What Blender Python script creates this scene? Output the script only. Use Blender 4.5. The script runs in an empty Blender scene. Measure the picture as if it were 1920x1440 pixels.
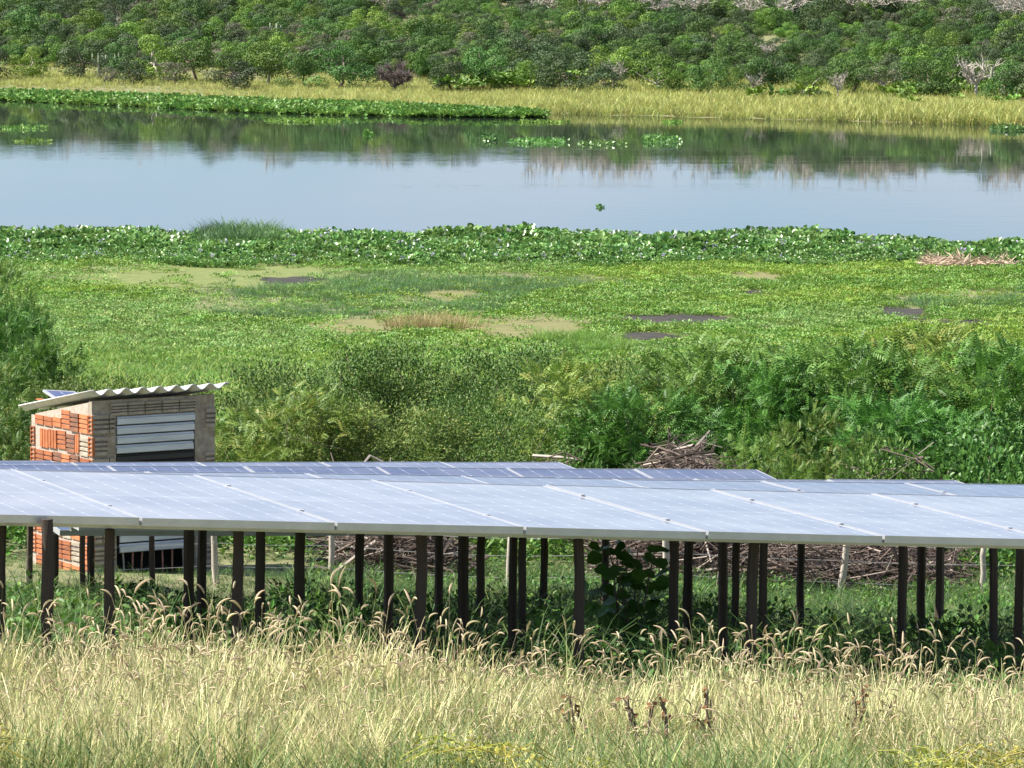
import bpy, math, random
import numpy as np
from mathutils import Vector, Matrix, Euler

R = math.radians
rng = np.random.default_rng(7)
random.seed(7)
scene = bpy.context.scene
col = scene.collection

# ------------------------------------------------------------------ camera, sky, sun, exposure
CAM_Z = 11.0
FPX = 9000.0                      # focal length in pixels of the 1920 px wide photograph
PITCH = math.atan(870 / FPX)
cam_data = bpy.data.cameras.new('camera')
cam_data.sensor_width = 36.0
cam_data.lens = FPX / 1920 * 36
cam_data.clip_start = 0.5
cam_data.clip_end = 9000
cam = bpy.data.objects.new('camera', cam_data)
cam.location = (0, 0, CAM_Z)
cam.rotation_euler = (R(90) - PITCH, 0, 0)
col.objects.link(cam)
scene.camera = cam

SUN_EL = R(52)
SUN_AZ = R(-84)                   # clockwise from +Y (straight ahead): from the left
sun_dir = Vector((math.sin(SUN_AZ) * math.cos(SUN_EL), math.cos(SUN_AZ) * math.cos(SUN_EL), math.sin(SUN_EL)))

world = bpy.data.worlds.new('World')
scene.world = world
world.use_nodes = True
wn = world.node_tree
wn.nodes.clear()
sky = wn.nodes.new('ShaderNodeTexSky')
sky.sky_type = 'NISHITA'
sky.sun_disc = False
sky.sun_elevation = SUN_EL
sky.sun_rotation = SUN_AZ
sky.air_density = 0.85
sky.dust_density = 0.6
sky.ozone_density = 8.0
bg = wn.nodes.new('ShaderNodeBackground')
bg.inputs['Strength'].default_value = 0.072
wout = wn.nodes.new('ShaderNodeOutputWorld')
# thin broken cloud over the whole sky
wtc = wn.nodes.new('ShaderNodeTexCoord')
wmp = wn.nodes.new('ShaderNodeMapping')
wmp.inputs['Scale'].default_value = (3.2, 3.2, 11.0)
wmp.inputs['Location'].default_value = (.7, .2, .35)
wnz = wn.nodes.new('ShaderNodeTexNoise')
wnz.inputs['Scale'].default_value = 1.3
wnz.inputs['Detail'].default_value = 6
wnz.inputs['Roughness'].default_value = .55
wrp = wn.nodes.new('ShaderNodeValToRGB')
wrp.color_ramp.elements[0].position, wrp.color_ramp.elements[1].position = .40, .72
wrp.color_ramp.elements[1].color = (.8, .8, .8, 1)
wmx = wn.nodes.new('ShaderNodeMix')
wmx.data_type = 'RGBA'
wmx.inputs[7].default_value = (5.4, 5.6, 6.5, 1)
wn.links.new(wtc.outputs['Generated'], wmp.inputs[0])
wn.links.new(wmp.outputs[0], wnz.inputs['Vector'])
wn.links.new(wnz.outputs['Fac'], wrp.inputs[0])
wn.links.new(wrp.outputs[0], wmx.inputs[0])
wn.links.new(sky.outputs[0], wmx.inputs[6])
wn.links.new(wmx.outputs[2], bg.inputs['Color'])
wn.links.new(bg.outputs[0], wout.inputs['Surface'])

sun_data = bpy.data.lights.new('sun', 'SUN')
sun_data.energy = 5.0
sun_data.angle = R(0.5)
sun_data.color = (1.0, 0.95, 0.86)
sun = bpy.data.objects.new('sun', sun_data)
sun.rotation_euler = sun_dir.to_track_quat('Z', 'Y').to_euler()
sun.location = (-30, 20, 60)
col.objects.link(sun)

vs = scene.view_settings
vs.view_transform = 'Standard'
vs.look = 'None'
vs.exposure = 1.22
vs.gamma = 1.0
vs.use_curve_mapping = False
scene.cycles.max_bounces = 6
scene.cycles.transparent_max_bounces = 4
scene.cycles.use_adaptive_sampling = True

# ------------------------------------------------------------------ helpers
CP, SP = math.cos(PITCH), math.sin(PITCH)


def ray(px, py):
    a, b = (px - 960) / FPX, (720 - py) / FPX
    return np.array([a, CP + b * SP, -SP + b * CP])


def at(px, py, y):
    """world point seen at a pixel of the photograph, at distance y ahead"""
    d = ray(px, py)
    return np.array([0, 0, CAM_Z]) + d * (y / d[1])


def at_z(px, py, z):
    d = ray(px, py)
    return np.array([0, 0, CAM_Z]) + d * ((z - CAM_Z) / d[2])


def new_obj(name, me, parent=None):
    o = bpy.data.objects.new(name, me)
    col.objects.link(o)
    if parent is not None:
        o.parent = parent
    return o


def tag(o, label=None, cat=None, group=None, kind=None):
    if label: o['label'] = label
    if cat: o['category'] = cat
    if group: o['group'] = group
    if kind: o['kind'] = kind
    return o


def empty(name, loc=(0, 0, 0), rz=0.0):
    o = bpy.data.objects.new(name, None)
    col.objects.link(o)
    o.empty_display_size = 0.2
    o.location = loc
    o.rotation_euler = (0, 0, rz)
    return o


ORD = ['', 'first', 'second', 'third', 'fourth', 'fifth', 'sixth', 'seventh', 'eighth', 'ninth', 'tenth', 'eleventh', 'twelfth']


class Geo:
    """collects vertices, faces (3 or 4 corners), a material index and a random tint per face"""

    def __init__(s):
        s.V, s.Q, s.M, s.T, s.n = [], [], [], [], 0

    def add(s, V, F, mi=0, tint=None):
        V = np.asarray(V, float).reshape(-1, 3)
        F = np.asarray(F, int).reshape(len(F), -1)
        s.V.append(V)
        s.Q.append(F + s.n)
        s.M.append(np.full(len(F), mi))
        if tint is None: tint = np.full(len(F), 0.5)
        s.T.append(np.broadcast_to(np.asarray(tint, float), (len(F),)))
        s.n += len(V)
        return s

    def box(s, c, h, rot=None, mi=0, tint=None):
        V = np.array([(x, y, z) for x in (-1, 1) for y in (-1, 1) for z in (-1, 1)], float) * np.asarray(h)
        if rot is not None: V = V @ np.array(rot).T
        V = V + np.asarray(c)
        F = [(0, 1, 3, 2), (4, 6, 7, 5), (0, 4, 5, 1), (2, 3, 7, 6), (0, 2, 6, 4), (1, 5, 7, 3)]
        return s.add(V, F, mi, tint)

    def tube(s, pts, rad, sides=5, mi=0, tint=None, cap=True):
        pts = np.asarray(pts, float)
        rad = np.broadcast_to(np.asarray(rad, float), (len(pts),))
        n = len(pts)
        tan = np.gradient(pts, axis=0)
        tan /= np.linalg.norm(tan, axis=1)[:, None] + 1e-9
        ref = np.array([0, 0, 1.0]) if abs(tan[:, 2]).mean() < 0.9 else np.array([1.0, 0, 0])
        a = np.cross(tan, ref)
        a /= np.linalg.norm(a, axis=1)[:, None] + 1e-9
        b = np.cross(tan, a)
        ang = np.arange(sides) * 2 * math.pi / sides
        V = pts[:, None] + rad[:, None, None] * (a[:, None] * np.cos(ang)[None, :, None] + b[:, None] * np.sin(ang)[None, :, None])
        F = [(i * sides + j, i * sides + (j + 1) % sides, (i + 1) * sides + (j + 1) % sides, (i + 1) * sides + j)
             for i in range(n - 1) for j in range(sides)]
        s.add(V.reshape(-1, 3), F, mi, tint)
        if cap:
            k = s.n - n * sides
            for base in (k, k + (n - 1) * sides):
                s.V.append(np.zeros((0, 3)))
                for j in range(1, sides - 1):
                    s.Q.append(np.array([[base, base + j, base + j + 1]]))
                    s.M.append(np.array([mi]))
                    s.T.append(np.array([0.5 if tint is None else float(np.mean(tint))]))
        return s

    def mesh(s, name, mats, smooth=False):
        me = bpy.data.meshes.new(name)
        V = np.concatenate(s.V)
        sizes = np.concatenate([np.full(len(q), q.shape[1]) for q in s.Q])
        loops = np.concatenate([q.ravel() for q in s.Q])
        me.vertices.add(len(V))
        me.vertices.foreach_set('co', V.ravel())
        me.loops.add(len(loops))
        me.loops.foreach_set('vertex_index', loops.astype(np.int32))
        me.polygons.add(len(sizes))
        starts = np.concatenate([[0], np.cumsum(sizes)[:-1]]).astype(np.int32)
        me.polygons.foreach_set('loop_start', starts)
        me.polygons.foreach_set('loop_total', sizes.astype(np.int32))
        me.polygons.foreach_set('material_index', np.concatenate(s.M).astype(np.int32))
        me.polygons.foreach_set('use_smooth', np.full(len(sizes), bool(smooth)))
        at_ = me.attributes.new('tint', 'FLOAT', 'FACE')
        at_.data.foreach_set('value', np.concatenate(s.T).astype(np.float32))
        for m in (mats if isinstance(mats, (list, tuple)) else [mats]): me.materials.append(m)
        me.update(calc_edges=True)
        me.validate()
        return me

    def build(s, name, mats, parent=None, smooth=False):
        return new_obj(name, s.mesh(name, mats, smooth), parent)


def unit(a):
    a = np.asarray(a, float)
    return a / (np.linalg.norm(a, axis=-1, keepdims=True) + 1e-9)


def rdir(n):
    return unit(rng.normal(size=(n, 3)))


def leaves(g, pos, axis, nrm, L, W, mi=0, oval=False, fold=0.15, tint=None):
    pos, axis = np.asarray(pos, float), unit(axis)
    n = len(pos)
    L = np.broadcast_to(np.asarray(L, float), (n,))[:, None]
    W = np.broadcast_to(np.asarray(W, float), (n,))[:, None]
    side = unit(np.cross(axis, nrm))
    up = np.cross(side, axis)
    if tint is None: tint = rng.random(n)
    if not oval:
        V = np.stack([pos, pos + axis * L * .45 + side * W / 2 + up * W * fold, pos + axis * L, pos + axis * L * .45 - side * W / 2 + up * W * fold], 1)
        F = np.arange(n * 4).reshape(n, 4)
        g.add(V.reshape(-1, 3), F, mi, tint)
    else:
        V = np.stack([pos, pos + axis * L * .28 + side * W / 2 + up * W * fold, pos + axis * L * .72 + side * W * .4 + up * W * fold, pos + axis * L,
                      pos + axis * L * .72 - side * W * .4 + up * W * fold, pos + axis * L * .28 - side * W / 2 + up * W * fold], 1)
        b = np.arange(n)[:, None] * 6
        F = np.concatenate([b + np.array([[0, 1, 2, 3]]), b + np.array([[0, 3, 4, 5]])])
        g.add(V.reshape(-1, 3), F, mi, np.concatenate([tint, tint]))


def fronds(g, pos, axis, nrm, L, pairs=6, mi=0, droop=0.25, leaf_w=0.16, leaf_l=0.42):
    """feathery compound leaves"""
    pos, axis = np.asarray(pos, float), unit(axis)
    n = len(pos)
    L = np.broadcast_to(np.asarray(L, float), (n,))[:, None]
    side = unit(np.cross(axis, nrm))
    up = np.cross(side, axis)
    t0 = rng.random(n)
    for j in range(pairs):
        t = (j + .6) / pairs
        base = pos + axis * L * t - up * L * droop * t * t
        ll = L[:, 0] * leaf_l * (1.0 - .55 * abs(t - .35))
        for sg in (-1, 1):
            d = side * sg * .85 + axis * .5 - up * (.15 + droop * t)
            leaves(g, base, d, up, ll, ll * leaf_w * 2, mi, False, .05, np.clip(t0 + rng.normal(0, .08, n), 0, 1))


# ------------------------------------------------------------------ materials
def mat(name):
    m = bpy.data.materials.new(name)
    m.use_nodes = True
    nt = m.node_tree
    return m, nt, nt.nodes['Principled BSDF'], nt.nodes['Material Output']


def N(nt, typ, **kw):
    n = nt.nodes.new(typ)
    for k, v in kw.items():
        if k.startswith('i_'):
            n.inputs[k[2:].replace('_', ' ')].default_value = v
        else:
            setattr(n, k, v)
    return n


def mixcol(nt, fac, a, b, blend='MIX'):
    n = nt.nodes.new('ShaderNodeMix')
    n.data_type = 'RGBA'
    n.blend_type = blend
    for sock, v in ((n.inputs[0], fac), (n.inputs[6], a), (n.inputs[7], b)):
        if isinstance(v, (int, float)): sock.default_value = v
        elif isinstance(v, tuple): sock.default_value = (*v, 1) if len(v) == 3 else v
        else: nt.links.new(v, sock)
    return n.outputs[2]


def ramp(nt, src, stops):
    n = nt.nodes.new('ShaderNodeValToRGB')
    while len(n.color_ramp.elements) < len(stops): n.color_ramp.elements.new(.5)
    for e, (p, c) in zip(n.color_ramp.elements, stops):
        e.position = p
        e.color = (*c, 1) if len(c) == 3 else c
    nt.links.new(src, n.inputs[0])
    return n.outputs[0]


def leaf_mat(name, c1, c2, c3=None, rough=.55, trans=.3, vary=.35, spec=.25):
    m, nt, p, out = mat(name)
    a = N(nt, 'ShaderNodeAttribute', attribute_name='tint')
    stops = [(0, c1), (1, c2)] if c3 is None else [(0, c1), (.82, c2), (.93, c3)]
    c = ramp(nt, a.outputs['Fac'], stops)
    oi = N(nt, 'ShaderNodeObjectInfo')
    mr = N(nt, 'ShaderNodeMapRange')
    nt.links.new(oi.outputs['Random'], mr.inputs[0])
    mr.inputs[3].default_value, mr.inputs[4].default_value = 1 - vary, 1 + vary
    hs = N(nt, 'ShaderNodeHueSaturation')
    nt.links.new(c, hs.inputs['Color'])
    nt.links.new(mr.outputs[0], hs.inputs['Value'])
    wn_ = N(nt, 'ShaderNodeTexWhiteNoise', noise_dimensions='1D')
    nt.links.new(oi.outputs['Random'], wn_.inputs['W'])
    mh = N(nt, 'ShaderNodeMapRange')
    nt.links.new(wn_.outputs['Value'], mh.inputs[0])
    mh.inputs[3].default_value, mh.inputs[4].default_value = .48, .52
    nt.links.new(mh.outputs[0], hs.inputs['Hue'])
    p.inputs['Roughness'].default_value = rough
    p.inputs['Specular IOR Level'].default_value = spec
    nt.links.new(hs.outputs[0], p.inputs['Base Color'])
    if trans:
        tb = N(nt, 'ShaderNodeBsdfTranslucent')
        nt.links.new(hs.outputs[0], tb.inputs['Color'])
        mx = N(nt, 'ShaderNodeMixShader')
        mx.inputs[0].default_value = trans
        nt.links.new(p.outputs[0], mx.inputs[1])
        nt.links.new(tb.outputs[0], mx.inputs[2])
        nt.links.new(mx.outputs[0], out.inputs['Surface'])
    return m


def rough_mat(name, c1, c2, scale=8.0, rough=.85, bump=.3, stretch=(1, 1, 1), dist=.01, metal=0.0, vary=0.0):
    m, nt, p, out = mat(name)
    tc = N(nt, 'ShaderNodeTexCoord')
    mp = N(nt, 'ShaderNodeMapping')
    mp.inputs['Scale'].default_value = stretch
    nt.links.new(tc.outputs['Object'], mp.inputs[0])
    nz = N(nt, 'ShaderNodeTexNoise')
    nz.inputs['Scale'].default_value = scale
    nz.inputs['Detail'].default_value = 6
    nz.inputs['Roughness'].default_value = .65
    nt.links.new(mp.outputs[0], nz.inputs['Vector'])
    c = ramp(nt, nz.outputs['Fac'], [(.3, c1), (.7, c2)])
    if vary:
        oi = N(nt, 'ShaderNodeObjectInfo')
        mr = N(nt, 'ShaderNodeMapRange')
        nt.links.new(oi.outputs['Random'], mr.inputs[0])
        mr.inputs[3].default_value, mr.inputs[4].default_value = 1 - vary, 1 + vary
        hs = N(nt, 'ShaderNodeHueSaturation')
        nt.links.new(c, hs.inputs['Color'])
        nt.links.new(mr.outputs[0], hs.inputs['Value'])
        c = hs.outputs[0]
    nt.links.new(c, p.inputs['Base Color'])
    p.inputs['Roughness'].default_value = rough
    p.inputs['Metallic'].default_value = metal
    if bump:
        b = N(nt, 'ShaderNodeBump')
        b.inputs['Strength'].default_value = bump
        b.inputs['Distance'].default_value = dist
        nt.links.new(nz.outputs['Fac'], b.inputs['Height'])
        nt.links.new(b.outputs[0], p.inputs['Normal'])
    return m


M = {}
M['straw_tan'] = leaf_mat('tan_straw_blade', (.42, .33, .17), (.74, .62, .40), (.30, .30, .10), trans=.18, rough=.65, vary=.3)
M['straw'] = leaf_mat('straw_blade', (.34, .36, .13), (.74, .67, .37), (.16, .26, .06), trans=.18, rough=.6, vary=.3)
M['head'] = leaf_mat('seed_head', (.46, .38, .24), (.68, .58, .38), trans=.35, rough=.8, vary=.15)
M['green_blade'] = leaf_mat('green_blade', (.05, .10, .025), (.17, .24, .06), (.40, .40, .14), trans=.35, vary=.3)
M['shade_blade'] = leaf_mat('shade_toned_blade', (.03, .075, .02), (.075, .15, .035), (.2, .24, .07), trans=.35, vary=.3)  # darker green paints the shade under the panels into the blades
M['creeper'] = leaf_mat('yellow_creeper_leaf', (.30, .32, .05), (.52, .48, .10), trans=.35, vary=.2)
M['hyacinth'] = leaf_mat('hyacinth_leaf', (.08, .18, .04), (.20, .35, .09), rough=.33, trans=.25, vary=.3, spec=.4)
M['far_hyacinth'] = leaf_mat('pale_hyacinth_leaf', (.09, .19, .035), (.21, .36, .075), rough=.45, trans=.25, vary=.3)
M['flower'] = leaf_mat('lilac_petal', (.42, .36, .55), (.62, .56, .72), trans=.3, vary=.1)
M['lowleaf'] = leaf_mat('marsh_leaf', (.11, .215, .035), (.20, .345, .06), (.29, .39, .10), rough=.45, trans=.3, vary=.3)
M['yellowleaf'] = leaf_mat('yellow_marsh_leaf', (.13, .23, .03), (.235, .37, .055), (.32, .39, .08), trans=.3, vary=.3)
M['paleleaf'] = leaf_mat('pale_marsh_leaf', (.12, .23, .05), (.23, .37, .09), (.32, .41, .14), trans=.3, vary=.3)
M['bluegrass'] = leaf_mat('bluish_marsh_blade', (.06, .135, .045), (.125, .235, .08), trans=.3, vary=.25)
M['tallgrass'] = leaf_mat('tall_grass_blade', (.06, .14, .025), (.18, .31, .055), (.36, .40, .09), trans=.35, vary=.3)
M['dry_tuft'] = leaf_mat('dry_tuft_blade', (.26, .20, .09), (.42, .36, .16), trans=.3, vary=.2)
M['shore_straw'] = leaf_mat('shore_grass_blade', (.27, .31, .075), (.50, .48, .16), (.20, .30, .06), trans=.3, vary=.25)
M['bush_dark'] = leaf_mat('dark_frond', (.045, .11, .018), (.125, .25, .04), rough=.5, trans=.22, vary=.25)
M['bush_mid'] = leaf_mat('mid_frond', (.07, .145, .024), (.18, .285, .048), (.30, .32, .08), rough=.5, trans=.22, vary=.25)
M['bush_olive'] = leaf_mat('olive_leaflet', (.05, .10, .018), (.135, .215, .04), (.24, .27, .07), rough=.5, trans=.18, vary=.25)
M['bush_bright'] = leaf_mat('bright_frond', (.09, .19, .03), (.18, .31, .05), rough=.5, trans=.35, vary=.2)
M['vine'] = leaf_mat('vine_leaf', (.07, .16, .03), (.17, .29, .065), rough=.4, trans=.3, vary=.2)
M['tree_a'] = leaf_mat('tree_leaf_bright', (.08, .165, .022), (.18, .29, .04), trans=.12, vary=.3)
M['tree_b'] = leaf_mat('tree_leaf_mid', (.045, .10, .02), (.10, .185, .036), trans=.12, vary=.4)
M['tree_c'] = leaf_mat('tree_leaf_dusky', (.042, .078, .028), (.09, .135, .05), trans=.1, vary=.35)
M['tree_d'] = leaf_mat('tree_leaf_greyish', (.10, .11, .065), (.19, .19, .12), trans=.2, vary=.2)
M['twig_purple'] = rough_mat('bare_twig_purplish', (.10, .075, .075), (.17, .13, .12), 3, bump=0)
M['bark_pale'] = rough_mat('pale_bark', (.33, .29, .24), (.52, .47, .40), 6, bump=.2)
M['bark'] = rough_mat('bark', (.12, .09, .065), (.22, .17, .12), 6, bump=.2)
M['cactus'] = rough_mat('cactus_skin', (.16, .20, .12), (.24, .27, .17), 5, bump=.2)
M['stick'] = leaf_mat('dry_stick', (.055, .042, .034), (.17, .13, .105), (.36, .31, .26), rough=.85, trans=0, vary=.1, spec=.2)
M['dead_leaf'] = leaf_mat('dead_leaf', (.13, .06, .025), (.26, .14, .06), rough=.8, trans=.2, vary=.2)
M['post'] = rough_mat('weathered_post', (.042, .030, .021), (.105, .076, .054), 14, bump=.8, stretch=(1, 1, .12), dist=.012, vary=.3)
M['fence_post'] = rough_mat('pale_stake', (.32, .28, .22), (.50, .45, .38), 14, bump=.6, stretch=(1, 1, .2))
M['wire'] = rough_mat('galvanised_wire', (.42, .42, .40), (.55, .55, .53), 20, rough=.5, bump=0, metal=.6)
M['alu'] = rough_mat('aluminium_frame', (.50, .51, .53), (.60, .61, .63), 6, rough=.38, bump=0, metal=.55)
M['cement'] = rough_mat('cement_mortar', (.24, .19, .135), (.46, .40, .31), 16, bump=.7, dist=.015)
M['mortar'] = rough_mat('pale_mortar', (.36, .29, .23), (.50, .43, .36), 22, bump=.7, dist=.012)
M['clay'] = rough_mat('orange_clay', (.33, .095, .035), (.54, .19, .075), 9, bump=.6, dist=.008, vary=.35)
M['clay_dark'] = rough_mat('sooty_clay', (.13, .075, .055), (.34, .13, .06), 11, bump=.5, dist=.006)
M['clay_grey'] = rough_mat('cement_smeared_block', (.27, .22, .16), (.50, .43, .335), 13, bump=.9, dist=.014, vary=.12)
M['hole'] = rough_mat('hollow_dark', (.05, .018, .010), (.09, .03, .015), 8, bump=0)
M['roof'] = rough_mat('fibre_cement', (.55, .54, .51), (.74, .73, .70), 7, bump=.3, dist=.004)
M['steel'] = rough_mat('galvanised_sheet', (.50, .53, .56), (.70, .73, .76), 5, rough=.4, bump=.12, stretch=(.5, 1, 3), metal=.35)
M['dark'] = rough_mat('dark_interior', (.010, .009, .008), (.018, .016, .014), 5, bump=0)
M['black_steel'] = rough_mat('dark_painted_steel', (.012, .013, .014), (.03, .031, .033), 9, rough=.4, bump=.1)
M['rust'] = rough_mat('rusty_rod', (.28, .13, .08), (.44, .25, .17), 20, bump=.3)
M['mud'] = rough_mat('dark_mud', (.012, .010, .008), (.04, .034, .024), 1.5, rough=.95, bump=.6, dist=.03)
M['algae'] = rough_mat('olive_algae_mat', (.09, .125, .025), (.16, .18, .04), 2.5, bump=.5, dist=.02)
M['brown_mat'] = rough_mat('brown_algae_mat', (.11, .12, .035), (.18, .16, .055), 2.5, bump=.5, dist=.02)
M['dead_mat'] = leaf_mat('dead_reed', (.34, .24, .17), (.52, .40, .30), rough=.8, trans=.1)


def cell_mat(name, cell, wscale, d0=.05, d1=.16, lw=1.0):
    """solar cells under glass: a printed grid of 6 by 24 half cells with pale corner diamonds and busbars, a dusty film, heavier to paint in sky sheen"""
    m, nt, p, out = mat(name)
    tc = N(nt, 'ShaderNodeTexCoord')
    sep = N(nt, 'ShaderNodeSeparateXYZ')
    nt.links.new(tc.outputs['Object'], sep.inputs[0])

    def math_(op, a, b=None):
        n = nt.nodes.new('ShaderNodeMath')
        n.operation = op
        for s_, v in zip(n.inputs, (a, b)):
            if v is None: continue
            if isinstance(v, (int, float)): s_.default_value = v
            else: nt.links.new(v, s_)
        return n.outputs[0]
    W_, L_ = 1.0, 2.1
    fx = math_('ABSOLUTE', math_('SUBTRACT', math_('FRACT', math_('MULTIPLY', sep.outputs[0], 6 / W_)), .5))
    fy = math_('ABSOLUTE', math_('SUBTRACT', math_('FRACT', math_('MULTIPLY', sep.outputs[1], 12 / L_)), .5))
    lx = math_('GREATER_THAN', fx, .5 - .018 * wscale)
    ly = math_('GREATER_THAN', fy, .5 - .010 * wscale)
    dia = math_('GREATER_THAN', math_('ADD', fx, fy), .93)
    mid = math_('LESS_THAN', math_('ABSOLUTE', math_('SUBTRACT', sep.outputs[1], 1.05)), .012)
    line = math_('MINIMUM', math_('ADD', math_('ADD', math_('MULTIPLY', lx, .6), math_('MULTIPLY', ly, .25)), math_('ADD', dia, math_('MULTIPLY', mid, .35))), 1.0)
    c = mixcol(nt, math_('MULTIPLY', line, lw), cell, (.62, .64, .68))
    nz = N(nt, 'ShaderNodeTexNoise')
    nz.inputs['Scale'].default_value = 2.2
    nz.inputs['Detail'].default_value = 5
    oi = N(nt, 'ShaderNodeObjectInfo')
    ad = N(nt, 'ShaderNodeVectorMath', operation='ADD')
    nt.links.new(tc.outputs['Object'], ad.inputs[0])
    nt.links.new(oi.outputs['Location'], ad.inputs[1])
    nt.links.new(ad.outputs[0], nz.inputs['Vector'])
    dust_sheen = ramp(nt, nz.outputs['Fac'], [(.35, (d0,) * 3), (.75, (d1,) * 3)])
    c = mixcol(nt, dust_sheen, c, (.56, .54, .54))
    nt.links.new(c, p.inputs['Base Color'])
    p.inputs['Roughness'].default_value = .12
    p.inputs['IOR'].default_value = 1.5
    p.inputs['Coat Weight'].default_value = .4
    p.inputs['Coat Roughness'].default_value = .25
    return m


M['cell'] = cell_mat('solar_cells', (.018, .026, .07), 1.0, .06, .2, .6)
M['cell_dust_sheen'] = cell_mat('dust_sheen_solar_cells', (.018, .026, .07), 1.0, .26, .52, .9)  # dusty glass; the heavier whitening paints grazing sky reflection into the colour
M['cell_small'] = cell_mat('small_solar_cells', (.02, .03, .12), 1.0)

# ------------------------------------------------------------------ terrain
PD = np.array([-400, -50, 0, 10, 19, 23, 25, 30, 36, 43, 50, 55, 62, 70, 85, 100, 112, 118, 125, 150, 163, 168, 182, 230])
PZ = np.array([22, 12.5, 9.35, 8.5, 7.6, 7.1, 6.8, 6.3, 5.65, 4.95, 4.35, 4.0, 3.5, 2.95, 1.9, .95, .35, .15, .06, .05, .03, -.05, -1.0, -1.3])
SX = np.array([-400, -60, -34, -17, 0, 14, 28, 60, 400.])
SD = np.array([330, 322, 307, 291, 275, 266, 257, 245, 235.])
FT = np.array([-40, -8, 0, 8, 26, 34, 60, 85, 130, 300, 3000.])
FZ = np.array([-1.3, -.7, 0, .22, .45, .9, 3.6, 5.0, 6.6, 9, 14.])


def shore(x):
    return np.interp(x, SX, SD)


def zt(x, y):
    x, y = np.asarray(x, float), np.asarray(y, float)
    near = np.interp(y, PD, PZ)
    cross = -.035 * np.clip(x, -14, 14) * np.interp(y, [0, 18, 45, 60], [.3, 1, 1, 0])
    bumps = .05 * np.sin(x * 1.3 + y * .7) * np.sin(y * .9 - x * .4) * np.interp(y, [0, 15, 80, 115], [.5, 1, 1, 0])
    t = y - shore(x)
    far = np.interp(t, FT, FZ) * np.where(t > 30, np.interp(x, [-34, 0, 30], [1.14, 1.05, .90]), 1.0) + .35 * np.sin(x * .11 + 1) * np.sin(x * .037 + t * .05) * np.interp(t, [30, 70], [0, 1])
    return np.where(y < 225, near + cross + bumps, far)


ys = np.unique(np.concatenate([np.linspace(-300, 0, 8), np.linspace(0, 75, 76), np.linspace(75, 190, 60), np.linspace(190, 420, 80), np.linspace(420, 900, 20), np.geomspace(900, 4000, 12)]))
xs = np.unique(np.concatenate([-np.geomspace(60, 3000, 16), np.linspace(-60, 60, 121), np.geomspace(60, 3000, 16)]))
XX, YY = np.meshgrid(xs, ys)
ZZ = zt(XX, YY)
g = Geo()
nx = len(xs)
ii, jj = np.meshgrid(np.arange(len(ys) - 1), np.arange(nx - 1), indexing='ij')
k = (ii * nx + jj).ravel()
g.add(np.stack([XX, YY, ZZ], -1).reshape(-1, 3), np.stack([k, k + 1, k + nx + 1, k + nx], 1))

m, nt, p, out = mat('ground_soil')
tc = N(nt, 'ShaderNodeTexCoord')
n1 = N(nt, 'ShaderNodeTexNoise', i_Scale=.35, i_Detail=6.0)
n2 = N(nt, 'ShaderNodeTexNoise', i_Scale=6.0, i_Detail=8.0)
nt.links.new(tc.outputs['Object'], n1.inputs['Vector'])
nt.links.new(tc.outputs['Object'], n2.inputs['Vector'])
ca = ramp(nt, n1.outputs['Fac'], [(.35, (.15, .115, .07)), (.6, (.10, .13, .04))])
cb = mixcol(nt, n2.outputs['Fac'], ca, (.20, .19, .085))
nt.links.new(cb, p.inputs['Base Color'])
p.inputs['Roughness'].default_value = .95
bp = N(nt, 'ShaderNodeBump', i_Strength=.7, i_Distance=.06)
nt.links.new(n2.outputs['Fac'], bp.inputs['Height'])
nt.links.new(bp.outputs[0], p.inputs['Normal'])
M['soil'] = m
tag(g.build('ground', M['soil'], smooth=True), 'sloping soil running down to the lake and up the far hillside', kind='structure')

# water
m, nt, p, out = mat('lake_water')
tc = N(nt, 'ShaderNodeTexCoord')
mp = N(nt, 'ShaderNodeMapping')
mp.inputs['Scale'].default_value = (.55, 1, 1)
nt.links.new(tc.outputs['Object'], mp.inputs[0])
n1 = N(nt, 'ShaderNodeTexNoise', i_Scale=1.6, i_Detail=3.0)
n2 = N(nt, 'ShaderNodeTexNoise', i_Scale=.045, i_Detail=4.0)
nt.links.new(mp.outputs[0], n1.inputs['Vector'])
mp2 = N(nt, 'ShaderNodeMapping')
mp2.inputs['Scale'].default_value = (.35, 1.2, 1)
mp2.inputs['Location'].default_value = (4.3, 2.0, 0)
nt.links.new(tc.outputs['Object'], mp2.inputs[0])
nt.links.new(mp2.outputs[0], n2.inputs['Vector'])
wr = ramp(nt, n2.outputs['Fac'], [(.45, (.12,) * 3), (.72, (1.0,) * 3)])
mp3 = N(nt, 'ShaderNodeMapping')
mp3.inputs['Scale'].default_value = (.035, .30, 1)
nt.links.new(tc.outputs['Object'], mp3.inputs[0])
n3 = N(nt, 'ShaderNodeTexNoise', i_Scale=1.0, i_Detail=3.0)
nt.links.new(mp3.outputs[0], n3.inputs['Vector'])
sepw = N(nt, 'ShaderNodeSeparateXYZ')
nt.links.new(tc.outputs['Object'], sepw.inputs[0])
mrx = N(nt, 'ShaderNodeMapRange')
nt.links.new(sepw.outputs[0], mrx.inputs[0])
mrx.inputs[1].default_value, mrx.inputs[2].default_value = -4.0, 16.0
stk_ = ramp(nt, n3.outputs['Fac'], [(.50, (0,) * 3), (.66, (1.0,) * 3)])
m3 = N(nt, 'ShaderNodeMath', operation='MULTIPLY')
nt.links.new(stk_, m3.inputs[0])
nt.links.new(mrx.outputs[0], m3.inputs[1])
m4 = N(nt, 'ShaderNodeMath', operation='MULTIPLY')
m4.inputs[1].default_value = .3
nt.links.new(m3.outputs[0], m4.inputs[0])
m5 = N(nt, 'ShaderNodeMath', operation='ADD')
nt.links.new(wr, m5.inputs[0])
nt.links.new(m4.outputs[0], m5.inputs[1])
mul = N(nt, 'ShaderNodeMath', operation='MULTIPLY')
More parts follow.
